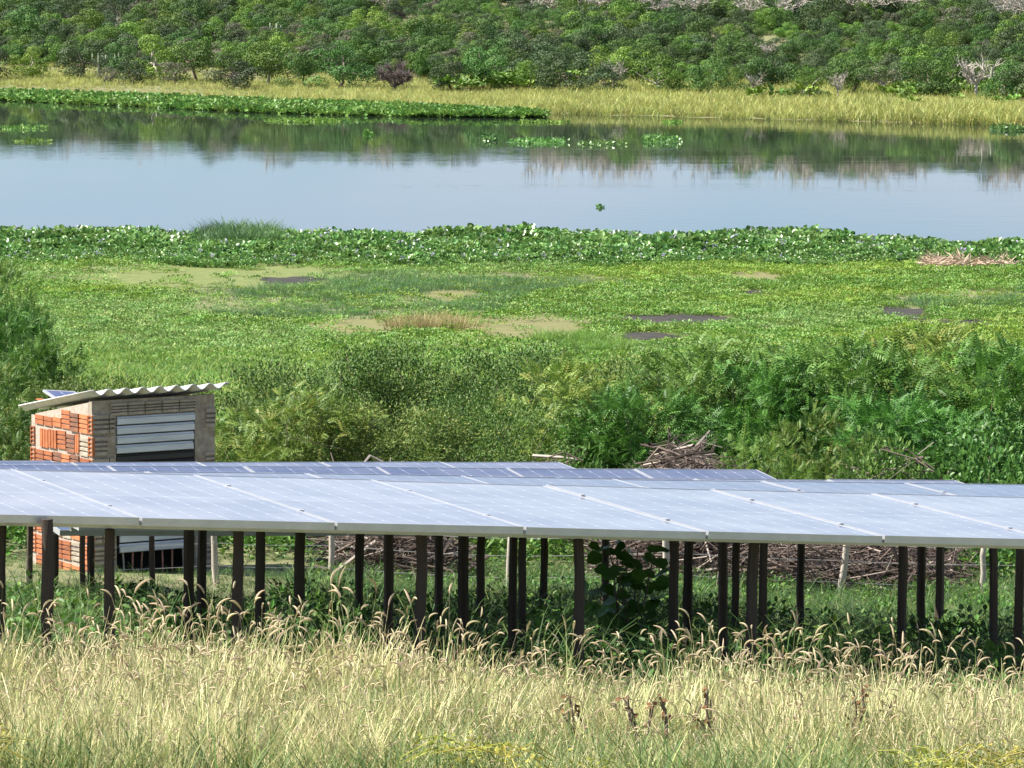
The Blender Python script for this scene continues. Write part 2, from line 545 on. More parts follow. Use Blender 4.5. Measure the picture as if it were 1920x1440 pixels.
nt.links.new(n1.outputs['Fac'], mul.inputs[0])
nt.links.new(m5.outputs[0], mul.inputs[1])
bp = N(nt, 'ShaderNodeBump', i_Strength=1.0, i_Distance=.006)
nt.links.new(mul.outputs[0], bp.inputs['Height'])
nt.links.new(bp.outputs[0], p.inputs['Normal'])
p.inputs['Base Color'].default_value = (.022, .032, .024, 1)
p.inputs['Roughness'].default_value = .02
p.inputs['IOR'].default_value = 1.333
M['water'] = m
g = Geo()
wy0, wy1 = 155.0, 345.0
g.add([(-420, wy0, 0), (420, wy0, 0), (420, wy1, 0), (-420, wy1, 0)], [(0, 1, 2, 3)])
tag(g.build('lake_water', M['water']), 'calm lake water mirroring the wooded shore and pale sky', kind='structure')


# ------------------------------------------------------------------ scattered ground cover (uncountable: stuff)
def proto_obj(name, me):
    return bpy.data.objects.new(name, me)


scatter_count = [0]


def scatter(name, pts, protos, label, cat=None, scale=(.8, 1.25), tilt=.12, weights=None, kind='stuff', scl=None):
    pts = np.asarray(pts, float)
    n = len(pts)
    scatter_count[0] += 1
    c = bpy.data.collections.new('protos_%02d_%s' % (scatter_count[0], name))
    for i, me in enumerate(protos):
        c.objects.link(proto_obj('%s_clump_%02d' % (name, i), me))
    me = bpy.data.meshes.new(name)
    me.vertices.add(n)
    me.vertices.foreach_set('co', pts.ravel())

    def attr(nm, typ, arr):
        a = me.attributes.new(nm, typ, 'POINT')
        a.data.foreach_set('vector' if typ == 'FLOAT_VECTOR' else 'value', np.asarray(arr).ravel())
    rot = np.stack([rng.normal(0, tilt, n), rng.normal(0, tilt, n), rng.random(n) * 6.283], 1).astype(np.float32)
    attr('rot', 'FLOAT_VECTOR', rot)
    s = (scale[0] + (scale[1] - scale[0]) * rng.random(n)) if scl is None else scl
    attr('sc', 'FLOAT', s.astype(np.float32))
    attr('pi', 'INT', rng.choice(len(protos), n, p=weights).astype(np.int32))
    o = new_obj(name, me)
    ng = bpy.data.node_groups.new('scatter_' + name, 'GeometryNodeTree')
    ng.interface.new_socket('Geometry', in_out='INPUT', socket_type='NodeSocketGeometry')
    ng.interface.new_socket('Geometry', in_out='OUTPUT', socket_type='NodeSocketGeometry')
    gi, go = ng.nodes.new('NodeGroupInput'), ng.nodes.new('NodeGroupOutput')
    ci = ng.nodes.new('GeometryNodeCollectionInfo')
    ci.inputs['Collection'].default_value = c
    ci.inputs['Separate Children'].default_value = True
    ci.inputs['Reset Children'].default_value = True
    iop = ng.nodes.new('GeometryNodeInstanceOnPoints')
    iop.inputs['Pick Instance'].default_value = True

    def na(nm, dt):
        x = ng.nodes.new('GeometryNodeInputNamedAttribute')
        x.data_type = dt
        x.inputs['Name'].default_value = nm
        return x.outputs['Attribute']
    e2r = ng.nodes.new('FunctionNodeEulerToRotation')
    L = ng.links.new
    L(na('rot', 'FLOAT_VECTOR'), e2r.inputs[0])
    L(gi.outputs[0], iop.inputs['Points'])
    L(ci.outputs[0], iop.inputs['Instance'])
    L(na('pi', 'INT'), iop.inputs['Instance Index'])
    L(e2r.outputs[0], iop.inputs['Rotation'])
    L(na('sc', 'FLOAT'), iop.inputs['Scale'])
    L(iop.outputs[0], go.inputs[0])
    md = o.modifiers.new('scatter', 'NODES')
    md.node_group = ng
    return tag(o, label, cat, kind=kind)


def grass_geo(nb, h, spread, bend, w, heads=0, head_len=.085, seg=3, head_mi=1):
    """a clump of blades, some of them flowering stems with drooping spikes"""
    g = Geo()
    for i in range(nb + heads):
        is_head = i >= nb
        az = rng.random() * 6.283
        r = spread * math.sqrt(rng.random())
        b = np.array([r * math.cos(az), r * math.sin(az), -.03])
        hh = h * (rng.uniform(.45, 1.0) if not is_head else rng.uniform(.9, 1.3))
        az2 = az + rng.normal(0, .9)
        lean = rng.uniform(.05, .35) + (0 if is_head else rng.uniform(0, bend))
        d2 = np.array([math.cos(az2), math.sin(az2), 0])
        ww = w * rng.uniform(.7, 1.2) * (.55 if is_head else 1)
        sd = np.array([-d2[1], d2[0], 0])
        sd = sd * math.cos(1.0 * rng.normal()) + d2 * .3
        ns = seg + (1 if is_head else 0)
        t = np.linspace(0, 1, ns + 1)
        sag = bend * (1.0 if not is_head else .3)
        P = b + np.outer(t * lean * hh + t ** 2.5 * sag * .55 * hh, d2) + np.outer(hh * (t - sag * .38 * t ** 3), [0, 0, 1])
        wd = ww * (1 - .85 * t ** 1.5) + (.0006 if not is_head else ww * .35)
        V = np.concatenate([P - sd * wd[:, None] / 2, P + sd * wd[:, None] / 2])
        F = [(j, j + 1, ns + 2 + j, ns + 1 + j) for j in range(ns)]
        g.add(V, F, 0, rng.random())
        if is_head:
            d = unit(P[-1] - P[-2])
            hl = head_len * rng.uniform(.7, 1.25)
            pts = [P[-1]]
            cur = d.copy()
            dr = rng.uniform(.02, .42)
            for q in range(5):
                cur = unit(cur + d2 * dr * .6 + np.array([0, 0, -dr]))
                pts.append(pts[-1] + cur * hl / 5)
            tt = rng.random()
            g.tube(pts, np.array([.0016, .0042, .0048, .0043, .0032, .0010]) * rng.uniform(.8, 1.2), 4, head_mi, tt, cap=False)
    return g


def rosette_geo(nl, h, spread, L, W, petiole=True, flower=False, up=.9):
    g = Geo()
    az = rng.random(nl) * 6.283
    r = spread * np.sqrt(rng.random(nl))
    hh = h * rng.uniform(.55, 1.1, nl)
    out_ = np.stack([np.cos(az), np.sin(az), np.zeros(nl)], 1)
    base = out_ * r[:, None] + np.array([0, 0, 1]) * hh[:, None]
    ax = unit(out_ * rng.uniform(.3, 1.0, nl)[:, None] + np.array([0, 0, 1]) * rng.uniform(.05, up, nl)[:, None] + rng.normal(0, .25, (nl, 3)))
    nrm = np.cross(np.cross(ax, [0, 0, 1]), ax) + rng.normal(0, .2, (nl, 3))
    leaves(g, base, ax, nrm, L * rng.uniform(.75, 1.2, nl), W * rng.uniform(.8, 1.15, nl), 0, True, .16)
    if petiole:
        for b, o_ in zip(base, out_):
            g.add([(o_[0] * .02 - .012, o_[1] * .02, -.05), (o_[0] * .02 + .012, o_[1] * .02, -.05), b + [.008, 0, 0], b - [.008, 0, 0]], [(0, 1, 2, 3)], 0, .8)
    if flower:
        n = 16
        p0 = np.array([0, 0, h * 1.05]) + rng.normal(0, 1, (n, 3)) * [.045, .045, .07]
        leaves(g, p0, rdir(n), rdir(n), .075, .06, 1)
    return g


def inpoly(poly, x, y):
    c = np.zeros(len(x), bool)
    n = len(poly)
    for i in range(n):
        (x1, y1), (x2, y2) = poly[i], poly[(i + 1) % n]
        c ^= ((y1 > y) != (y2 > y)) & (x < (x2 - x1) * (y - y1) / (y2 - y1 + 1e-9) + x1)
    return c


def topx(X, Y, Z):
    d = Y * CP - (Z - CAM_Z) * SP
    u = Y * SP + (Z - CAM_Z) * CP
    return 960 + FPX * X / d, 720 - FPX * u / d


def field(n, x0, x1, y0, y1):
    """random points on the ground in a world rectangle whose width widens with distance (x given at y=100 m)"""
    y = np.sqrt(rng.random(n) * (y1 ** 2 - y0 ** 2) + y0 ** 2)
    x = rng.uniform(x0, x1, n) * y / 100
    return x, y


# --- near shore: patches of algae and mud on the marsh (flat sheets)
def patch(name, px, py, rx, ry, m_, label, cat, dz, seed):
    r_ = np.random.default_rng(seed)
    c = at_z(px, py, .06)
    D = c[1]
    hx = rx / FPX * D
    ry = ry * (1.7 if m_ != 'mud' else 1.35) + 2.2
    hy = (at_z(px, py - ry, .06)[1] - at_z(px, py + ry, .06)[1]) / 2
    n = 40
    a = np.arange(n) / n * 6.283
    k = 1 + .16 * np.sin(3 * a + r_.random() * 6) + .12 * np.sin(5 * a + r_.random() * 6) + .08 * np.sin(9 * a + r_.random() * 6) + r_.normal(0, .05, n)
    X, Y = c[0] + hx * k * np.cos(a), c[1] + hy * k * np.sin(a)
    V = np.concatenate([[[c[0], c[1], 0]], np.stack([X, Y, np.zeros(n)], 1)])
    V[:, 2] = zt(V[:, 0], V[:, 1]) + dz
    g = Geo()
    g.add(V, [(0, 1 + i, 1 + (i + 1) % n) for i in range(n)])
    o = g.build(name, M[m_])
    tag(o, label, cat, kind='structure')
    return (c[0], c[1], hx, hy)


PATCHES = []
PATCHES.append(patch('algae_mat', 390, 516, 285, 15, 'algae', 'olive algae mat below the hyacinths on the left', None, .012, 1))
PATCHES.append(patch('algae_mat', 985, 616, 130, 15, 'brown_mat', 'brown algae mat in the middle of the marsh', None, .012, 2))
PATCHES.append(patch('algae_mat', 665, 613, 95, 9, 'brown_mat', 'thin brown algae strip left of the dry tuft', None, .012, 3))
PATCHES.append(patch('algae_mat', 845, 555, 55, 5, 'brown_mat', 'small brown algae spot amid bluish grass', None, .012, 4))
PATCHES.append(patch('algae_mat', 1420, 520, 60, 4, 'brown_mat', 'thin brown streak behind the right of the marsh', None, .012, 5))
PATCHES.append(patch('mud_patch', 1265, 601, 140, 6.5, 'mud', 'long dark mud streak right of the brown algae mat', None, .014, 6))
PATCHES.append(patch('mud_patch', 1205, 635, 80, 6.5, 'mud', 'short dark mud streak nearest the bushes', None, .014, 7))
PATCHES.append(patch('mud_patch', 1695, 588, 60, 9, 'mud', 'dark round mud pool at the right of the marsh', None, .014, 8))
PATCHES.append(patch('mud_patch', 1790, 607, 90, 4, 'mud', 'thin dark mud line below the round mud pool', None, .014, 9))
PATCHES.append(patch('mud_patch', 545, 526, 55, 4, 'mud', 'small dark mud spot on the olive algae mat', None, .018, 10))
PATCHES.append(patch('mud_patch', 1405, 549, 26, 4, 'mud', 'tiny dark mud spot among the pale marsh leaves', None, .014, 11))


def outside_patches(x, y, grow=1.0):
    ok = np.ones(len(x), bool)
    keep_some = rng.random(len(x)) < .045
    for (cx, cy, hx, hy) in PATCHES:
        ok &= ((x - cx) / (hx * grow)) ** 2 + ((y - cy) / (hy * grow)) ** 2 > 1 + rng.normal(0, .25, len(x))
    return ok | keep_some


def smooth_noise(x, y, s, seed):
    r_ = np.random.default_rng(seed)
    v = np.zeros(len(x))
    for _ in range(7):
        a, b, c = r_.normal(0, 1 / s), r_.normal(0, 1 / s), r_.random() * 6.283
        v += np.sin(x * a + y * b + c)
    return v / 7 ** .5


# hyacinth belt along the near shore
hp = [rosette_geo(19, .32, .26, .15, .13, flower=False).mesh('hyacinth_rosette', [M['hyacinth'], M['flower']]) for _ in range(4)]
hp += [rosette_geo(17, .32, .26, .15, .13, flower=True).mesh('hyacinth_rosette_flowering', [M['hyacinth'], M['flower']]) for _ in range(2)]
n = 9000
px = rng.uniform(-350, 2270, n)
top = np.interp(px, [-350, 0, 300, 360, 560, 610, 690, 740, 1000, 1200, 1500, 1720, 1920, 2270], [446, 447, 449, 458, 460, 451, 449, 462, 452, 454, 461, 466, 474, 478]) + 3 * np.sin(px * .021)
bot = np.interp(px, [-350, 0, 300, 600, 960, 1400, 1920, 2270], [492, 494, 500, 503, 503, 500, 500, 500]) + 4 * np.sin(px * .017 + 1)
py = top + (bot - top) * rng.random(n)
P = np.array([at_z(a, b, .02) for a, b in zip(px, py)])
P[:, 2] = np.maximum(zt(P[:, 0], P[:, 1]), 0)
fl = .06
hsc = rng.uniform(.65, 1.2, n) * np.interp((py - top) / (bot - top), [0, .6, 1], [1, 1, .45]) * (1 + .22 * smooth_noise(P[:, 0], P[:, 1], 1.6, 61))
scatter('water_hyacinth', P, hp, 'belt of water hyacinths with lilac flowers along the near shore', scl=hsc, weights=[.235, .235, .235, .235, .03, .03])

# reeds standing among the hyacinths
rp = [grass_geo(26, 1.0, .22, .35, .04).mesh('reed_tuft', [M['bluegrass'], M['head']]) for _ in range(3)]
n = 420
px = 455 + 62 * rng.normal(0, 1, n).clip(-1.7, 1.7)
py = rng.uniform(450, 474, n)
P = np.array([at_z(a, b, .03) for a, b in zip(px, py)])
hs = np.interp(abs(px - 455), [0, 60, 105], [1.0, .85, .5]) * rng.uniform(.7, 1.1, n) * 1.05
scatter('reed_bed', P, rp, 'clump of tall bluish reeds rising from the hyacinth belt', scl=hs, tilt=.08)

# marsh ground cover
lp = [rosette_geo(56, .06, .34, .056, .046, petiole=False, up=.5).mesh('marsh_leaf_rosette', [M['lowleaf']]) for _ in range(5)]
n = 30000
x, y = field(n, -13.5, 13.5, 108, 156)
ok = outside_patches(x, y, 1.02)
pxx, pyy = topx(x, y, .05)
blue = (inpoly([(300, 545), (640, 512), (1080, 512), (1200, 530), (1000, 550), (920, 590), (700, 600), (420, 600)], pxx, pyy) | inpoly([(1640, 560), (1780, 545), (2300, 545), (2300, 580), (1700, 582)], pxx, pyy))
edge = smooth_noise(x, y, 2.0, 5) + rng.normal(0, .5, n) > -.1
bl = blue & ok & edge
lowok = ok & (~blue | (rng.random(n) < .25)) & (rng.random(n) < .85 + .15 * smooth_noise(x, y, 3, 9))
P = np.stack([x, y, zt(x, y)], 1)
nz1 = smooth_noise(x, y, 3.5, 51) + .5 * smooth_noise(x, y, .9, 52)
rightness = np.interp(pxx, [300, 1000, 1700], [-.5, 0, .6])
sel_y = lowok & (nz1 + rightness > .75)
sel_p = lowok & (nz1 + rightness < -.55)
lowok = lowok & ~sel_y & ~sel_p
lpy = [rosette_geo(56, .06, .34, .056, .045, petiole=False, up=.5).mesh('yellow_marsh_rosette', [M['yellowleaf']]) for _ in range(3)]
lpp = [rosette_geo(44, .07, .32, .066, .045, petiole=False, up=.6).mesh('pale_marsh_rosette', [M['paleleaf']]) for _ in range(3)]
scatter('yellow_marsh_plants', P[sel_y], lpy, 'yellowish low marsh plants in drifts at the right', scale=(.6, 1.3))
scatter('pale_marsh_plants', P[sel_p], lpp, 'pale grey green marsh plants in drifts at the left', scale=(.6, 1.3))
scatter('marsh_plants', P[lowok], lp, 'low leafy marsh plants carpeting the ground before the lake', scale=(.7, 1.4))
bp_ = [grass_geo(30, .32, .24, .6, .014).mesh('bluish_grass_tuft', [M['bluegrass'], M['head']]) for _ in range(4)]
scatter('marsh_grass', P[bl], bp_, 'bluish green marsh grass in drifts across the wet ground', scale=(.6, 1.2))
# bright grass drift in the marsh, nearest the bushes
n = 900
px, py = rng.uniform(990, 1330, n), rng.uniform(632, 668, n)
P = np.array([at_z(a, b, .08) for a, b in zip(px, py)])
P = P[smooth_noise(P[:, 0], P[:, 1], 1.5, 3) > -.3]
P[:, 2] = zt(P[:, 0], P[:, 1])
brp = [grass_geo(24, .42, .2, .6, .018).mesh('bright_grass_tuft', [M['bush_bright'], M['head']]) for _ in range(3)]
scatter('bright_grass', P, brp, 'bright green grass drift at the near edge of the marsh', scale=(.6, 1.1))
# dry tuft
n = 130
px, py = 800 + 38 * rng.normal(0, 1, n), rng.uniform(606, 622, n)
P = np.array([at_z(a, b, .05) for a, b in zip(px, py)])
dp = [grass_geo(26, .5, .2, .4, .016).mesh('dry_grass_tuft', [M['dry_tuft'], M['head']]) for _ in range(3)]
scatter('dry_grass_tuft', P, dp, 'tuft of dry brown grass standing in the middle of the marsh', scale=(.6, 1.1))
# dead vegetation mat at the right end of the hyacinth belt
g = Geo()
n = 2600
px, py = rng.uniform(1735, 1900, n), rng.uniform(490, 504, n)
P = np.array([at_z(a, b, .06) for a, b in zip(px, py)])
P[:, 2] += rng.uniform(0, .22, n)
leaves(g, P, unit(rng.normal(0, 1, (n, 3)) * [1, .7, .25]), rdir(n), rng.uniform(.2, .5, n), .05)
tag(g.build('dead_reed_mat', M['dead_mat']), 'pinkish brown mat of dead reeds at the right end of the hyacinths', kind='stuff')

# tall grass on the slope between the shed and the marsh
tp = [grass_geo(22, .95, .28, .8, .045, seg=4).mesh('tall_grass_tuft', [M['tallgrass'], M['head']]) for _ in range(5)]
n = 11500
x, y = field(n, -14, 14, 64, 121)
P = np.stack([x, y, zt(x, y)], 1)
pxx, pyy = topx(x, y, P[:, 2])
keep = rng.random(n) < np.where(y > 112, np.interp(pxx, [0, 500, 800, 1100], [.9, .7, .35, .25]), .9)
hs = rng.uniform(.55, 1.0, n) * np.interp(y, [64, 100, 121], [1.0, .9, .55]) * np.interp(pxx, [0, 500, 1000], [1.0, .85, .6])
scatter('slope_grass', P[keep], tp, 'tall lush grass on the bank beyond the brick hut', scl=hs[keep])
lp2 = [rosette_geo(40, .35, .3, .085, .05, petiole=False).mesh('undergrowth_leaves', [M['bush_dark']]) for _ in range(4)]
n = 6500
x, y = field(n, -13, 13, 46.5, 78)
P = np.stack([x, y, zt(x, y)], 1)
hut_gap = ~((y < 47.5) & (x > -4.6) & (x < -2.2))
scatter('undergrowth', P[hut_gap], lp2, 'leafy green undergrowth around the bushes behind the panels', scale=(.5, 1.2), tilt=.3)

# far shore: straw coloured grass strip and hyacinth fringe
sp_ = [grass_geo(26, .75, .45, .4, .05).mesh('shore_grass_tuft', [M['shore_straw'], M['head']]) for _ in range(4)]
n = 15000
x = rng.uniform(-48, 48, n)
t = rng.uniform(0.2, 36, n) ** 1.0
y = shore(x) + t
P = np.stack([x, y, zt(x, y)], 1)
hs = rng.uniform(.55, 1.05, n) * np.interp(x, [-34, 0, 10, 40], [.55, .75, 1.15, 1.15]) * (1 + .25 * smooth_noise(x, y, 6, 12))
scatter('shore_grass', P, sp_, 'strip of yellow dry grass along the far shore of the lake', scl=hs)
gp_ = [rosette_geo(20, .4, .45, .26, .2, petiole=False).mesh('shore_herb', [M['tree_a']]) for _ in range(3)]
n = 1900
x = rng.uniform(-20, 45, n)
t = 27 + rng.normal(0, 5, n)
y = shore(x) + t
kp = (smooth_noise(x, y, 4, 31) > .1) & (x > -6)
P = np.stack([x, y, zt(x, y) + .25], 1)[kp]
scatter('shore_herbs', P, gp_, 'bright green herbs between the yellow grass and the far trees', scale=(.7, 1.5))
fh = [rosette_geo(16, .12, .42, .20, .17, up=.7).mesh('far_hyacinth_rosette', [M['far_hyacinth'], M['flower']]) for _ in range(4)]
n = 5200
px = rng.uniform(-300, 1010, n)
lo = np.interp(px, [-300, 0, 240, 480, 760, 1010], [178, 188, 199, 211, 219, 221])
hi = np.interp(px, [-300, 0, 240, 480, 760, 1010], [160, 174, 182, 192, 201, 216])
py = hi + (lo - hi) * rng.random(n)
P = np.array([at_z(a, b, .02) for a, b in zip(px, py)])
scatter('far_hyacinth', P, fh, 'floating hyacinth fringe along the left of the far shore', scale=(.8, 1.4))


# floating clumps on the lake
def floating(px, py, rx, ry, nl, h, label, m_='hyacinth', L=.16):
    c = at_z(px, py, .02)
    g = Geo()
    a, r = rng.random(nl) * 6.283, np.sqrt(rng.random(nl))
    hx = rx / FPX * c[1]
    hy = (at_z(px, py - ry, .02)[1] - at_z(px, py + ry, .02)[1]) / 2
    P = np.stack([hx * r * np.cos(a), hy * r * np.sin(a), rng.uniform(.0, 1, nl) ** 1.3 * h * .55], 1)
    ax = unit(rng.normal(0, .7, (nl, 3)) + [0, 0, .5])
    if nl >= 140 or nl in (70, 26):
        an = np.arange(14) / 14 * 6.283
        kk = 1.02 + .08 * np.sin(3 * an + px) + rng.normal(0, .03, 14)
        Vd = np.concatenate([[[0, 0, .03]], np.stack([hx * kk * np.cos(an), hy * kk * np.sin(an), np.full(14, .004)], 1)])
        g.add(Vd, [(0, 1 + q, 1 + (q + 1) % 14) for q in range(14)], 0, .1)
    leaves(g, P, ax, rdir(nl) + [0, 0, 1], L * rng.uniform(.7, 1.2, nl), L * .85, 0, True)
    o = g.build('floating_hyacinth', M[m_])
    o.location = (c[0], c[1], 0)
    if nl < 140 and nl != 70 and nl != 26: tag(o, label, kind='stuff')
    else: tag(o, label, 'water plant', 'floating plant clumps on the lake')


floating(690, 253, 9, 2.0, 70, .4, 'small lone bright hyacinth clump left of the lake centre', 'bush_bright')
floating(1240, 264, 38, 3.5, 420, .4, 'dark dense hyacinth clump floating right of the centre')
floating(1010, 266, 55, 3.0, 380, .22, 'wide ragged green clump left of the dark dense clump')
floating(1130, 270, 45, 2.0, 130, .25, 'sparse low clump just left of the dark dense clump')
floating(915, 262, 18, 2.0, 110, .4, 'short green clump at the left tip of the ragged drift')
floating(570, 227, 70, 2.0, 420, .10, 'long flat pale green mat in front of the far hyacinth fringe', 'lowleaf')
floating(40, 240, 48, 3.0, 120, .15, 'thin pale scatter of leaves near the left edge', 'lowleaf')
floating(60, 265, 36, 2.0, 60, .12, 'faint dotted row of leaves lowest at the left edge', 'lowleaf')
floating(1125, 388, 7, 1.5, 26, .14, 'tiny lone plant adrift on the open pale water', 'hyacinth', .12)
floating(1890, 243, 34, 2.5, 240, .4, 'green clump at the right edge by the yellow grass')
floating(1260, 229, 20, 1.0, 60, .08, 'tiny pale mat right of centre close to the yellow bank', 'lowleaf')
floating(1020, 229, 50, 1.2, 120, .08, 'thin pale mat at the tip of the far hyacinth fringe', 'lowleaf')


# ------------------------------------------------------------------ far trees
def limb(g, p0, p1, r0, r1, wob, mi=0, sides=5, seg=4):
    t = np.linspace(0, 1, seg + 1)
    P = np.outer(1 - t, p0) + np.outer(t, p1)
    P[1:-1] += rng.normal(0, wob, (seg - 1, 3))
    g.tube(P, r0 + (r1 - r0) * t, sides, mi, rng.random())
    return P


def tree_meshes(h, w, bark, leaf, clumps=18, per=75, size=.28, low=.3):
    gt, gc = Geo(), Geo()
    th = h * rng.uniform(.3, .45)
    lean = rng.normal(0, .12 * h, 2)
    fork = np.array([lean[0], lean[1], th])
    limb(gt, np.array([0, 0, -.2]), fork, .035 * h, .025 * h, .03 * h)
    a = rng.random(clumps) * 6.283
    rr = np.sqrt(rng.random(clumps)) * .42 * w
    z = h * (low + (.92 - low) * rng.random(clumps)) * (1 - .35 * (rr / (.5 * w)) ** 2)
    C = np.stack([rr * np.cos(a) + lean[0], rr * np.sin(a) + lean[1], z], 1)
    for c in C[:9]:
        limb(gt, fork + rng.normal(0, .03, 3), c, .018 * h, .006 * h, .03 * h, seg=3, sides=4)
    for c in C:
        cr = rng.uniform(.12, .22) * w
        pn = int(per * (cr / (.17 * w)) ** 2)
        d = unit(rng.normal(0, 1, (pn, 3)) + [0, 0, .55])
        rad = cr * (1 - .35 * rng.random(pn) ** 2.5)
        P = c + d * rad[:, None] * [1, 1, .62]
        ax = unit(np.cross(d, rdir(pn)) + d * .15)
        leaves(gc, P, ax, d + rng.normal(0, .35, (pn, 3)), size * rng.uniform(.6, 1.3, pn), size * rng.uniform(.45, .8, pn), tint=np.clip(rng.random() * .5 + rng.random(pn) * .5, 0, 1))
    return gt.mesh('trunk', M[bark], True), gc.mesh('crown', M[leaf])


def bare_meshes(h, w, bark, twigs=90, fork=.3):
    gt, gc = Geo(), Geo()
    f = np.array([rng.normal(0, .06 * h), rng.normal(0, .06 * h), h * fork])
    limb(gt, np.array([0, 0, -.2]), f, .04 * h, .03 * h, .02 * h)
    ends = []
    for i in range(9):
        a = i / 9 * 6.283 + rng.normal(0, .3)
        e = f + np.array([math.cos(a) * w * .33, math.sin(a) * w * .33, h * rng.uniform(.2, .5)]) * rng.uniform(.6, 1.1)
        Pl = limb(gt, f, e, .024 * h, .010 * h, .03 * h, seg=4, sides=4)
        ends += list(Pl[2:])
    ends = np.array(ends)
    for i in range(twigs):
        e = ends[rng.integers(len(ends))]
        d = unit(rng.normal(0, 1, 3) + [0, 0, .7])
        q = e + d * h * rng.uniform(.08, .26)
        gc.tube([e, (e + q) / 2 + rng.normal(0, .02 * h, 3), q], [.008 * h, .006 * h, .003 * h], 3, 0, .5, cap=False)
    return gt.mesh('trunk', M[bark], True), gc.mesh('crown', M[bark])


tree_lib = {
    'bright': [tree_meshes(3.6, 4.6, 'bark_pale', 'tree_a', 17, 230, .16, low=.14) for _ in range(3)],
    'mid': [tree_meshes(3.7, 4.8, 'bark', 'tree_b', 17, 230, .16, low=.14) for _ in range(4)],
    'dusky': [tree_meshes(3.4, 4.4, 'bark', 'tree_c', 18, 220, .15, low=.1) for _ in range(3)],
    'grey': [tree_meshes(3.0, 3.4, 'bark_pale', 'tree_d', 13, 110, .15, low=.12) for _ in range(2)],
    'bare': [bare_meshes(3.6, 3.6, 'bark_pale', 150) for _ in range(2)],
    'purple': [bare_meshes(3.3, 4.6, 'twig_purple', 900, .1) for _ in range(1)],
}


def far_tree(kind, px, base_py, hpx, wscale, label, var=0, dy=0):
    """a tree of the far bank: pixel column, base row and height in photo pixels give its place and real height"""
    x_, y_ = None, None
    for t in np.linspace(300, 250, 3): pass
    Y = 300.0
    for _ in range(25):
        X = (px - 960) / FPX * Y * 1.003
        zz = float(zt(X, Y))
        Y = Y + .5 * ((at_z(px, base_py, zz)[1] + dy) - Y)
    X = (px - 960) / FPX * Y
    z = float(zt(X, Y))
    tr, cr = tree_lib[kind][var % len(tree_lib[kind])]
    H = {'bright': 3.6, 'mid': 3.7, 'dusky': 3.4, 'grey': 3.0, 'bare': 3.6, 'purple': 3.3}[kind]
    s = hpx / FPX * Y / H
    names = {'bare': 'bare_tree', 'purple': 'leafless_bush'}
    o = empty(names.get(kind, 'shore_tree'), (X, Y, z), rng.random() * 6.283)
    o.scale = (s * wscale, s * wscale, s)
    new_obj('trunk', tr, o)
    new_obj('crown', cr, o)
    return tag(o, label, 'tree', 'trees standing along the far bank')


TREES = [
    ('bright', 50, 150, 66, 1.0, 'bright green round tree at the left end of the far treeline'),
    ('dusky', -25, 152, 80, 1.0, 'dark tree cut by the left edge of the far treeline'),
    ('dusky', 150, 150, 80, 1.0, 'dusky green tree right of the leftmost bright tree'),
    ('grey', 195, 158, 42, 1.1, 'low grey shrub standing out into the yellow grass at left'),
    ('mid', 245, 150, 78, 1.0, 'mid green tree beside the pair of pale cactus trunks'),
    ('dusky', 250, 160, 60, .9, 'low dark bushy tree behind the left cactus'),
    ('bright', 305, 152, 92, 1.1, 'broad bright tree left of the pale forked trunks'),
    ('mid', 372, 155, 88, 1.0, 'mid green tree over the pale forked trunks at left'),
    ('grey', 330, 158, 48, 1.2, 'greyish low bush under the broad bright tree'),
    ('dusky', 440, 168, 70, 1.1, 'dusky bushy tree jutting toward the yellow grass'),
    ('bright', 505, 160, 92, 1.0, 'bright tree just right of the jutting dusky one'),
    ('mid', 575, 166, 76, .9, 'mid green tree standing over thin white stems'),
    ('mid', 640, 168, 90, 1.1, 'dark rounded tree left of the leafless purplish bush'),
    ('purple', 740, 170, 78, 1.0, 'leafless purplish grey bush in front of the green trees'),
    ('dusky', 845, 172, 72, .9, 'dark bushy tree right of the purplish bush'),
    ('mid', 900, 172, 92, 1.0, 'tall mid green tree at the centre of the treeline'),
    ('bright', 985, 172, 66, .9, 'light green tree right of the treeline centre'),
    ('dusky', 1060, 176, 84, 1.1, 'broad dusky tree left of the bare forked tree'),
    ('bare', 1150, 176, 84, .8, 'bare pale forked tree between dusky trees'),
    ('dusky', 1135, 178, 60, 1.1, 'low dark bush below the bare forked tree'),
    ('bright', 1240, 182, 80, 1.1, 'bright yellow green tree right of the bare forked tree'),
    ('mid', 1325, 182, 80, 1.0, 'mid green tree left of the tangle of bare branches'),
    ('bare', 1415, 186, 68, .9, 'tangled bare branches arching beside a round green tree'),
    ('mid', 1450, 184, 88, 1.0, 'tall dark green tree behind the round bright one'),
    ('bright', 1512, 190, 62, 1.0, 'small round bright tree standing forward on the right'),
    ('bare', 1570, 190, 70, .7, 'slim bare tree right of the small round tree'),
    ('grey', 1660, 184, 68, 1.2, 'pale grey leafless looking shrub in the right treeline'),
    ('mid', 1600, 184, 86, 1.0, 'mid green tree left of the pale grey shrub'),
    ('mid', 1735, 190, 76, 1.1, 'bushy green tree between the grey shrub and white tree'),
    ('bare', 1830, 190, 104, 1.0, 'tall whitish bare tree near the right edge'),
    ('mid', 1870, 196, 84, .9, 'dark green tree right of the tall whitish tree'),
    ('dusky', 1935, 198, 90, 1.0, 'dark tree cut by the right edge of the treeline'),
    ('bright', 1780, 176, 90, 1.0, 'bright tree rising behind the tall whitish tree'),
]
for i, (kd, px, py, hp_, ws, lb) in enumerate(TREES):
    far_tree(kd, px, py, hp_, ws, lb, i)

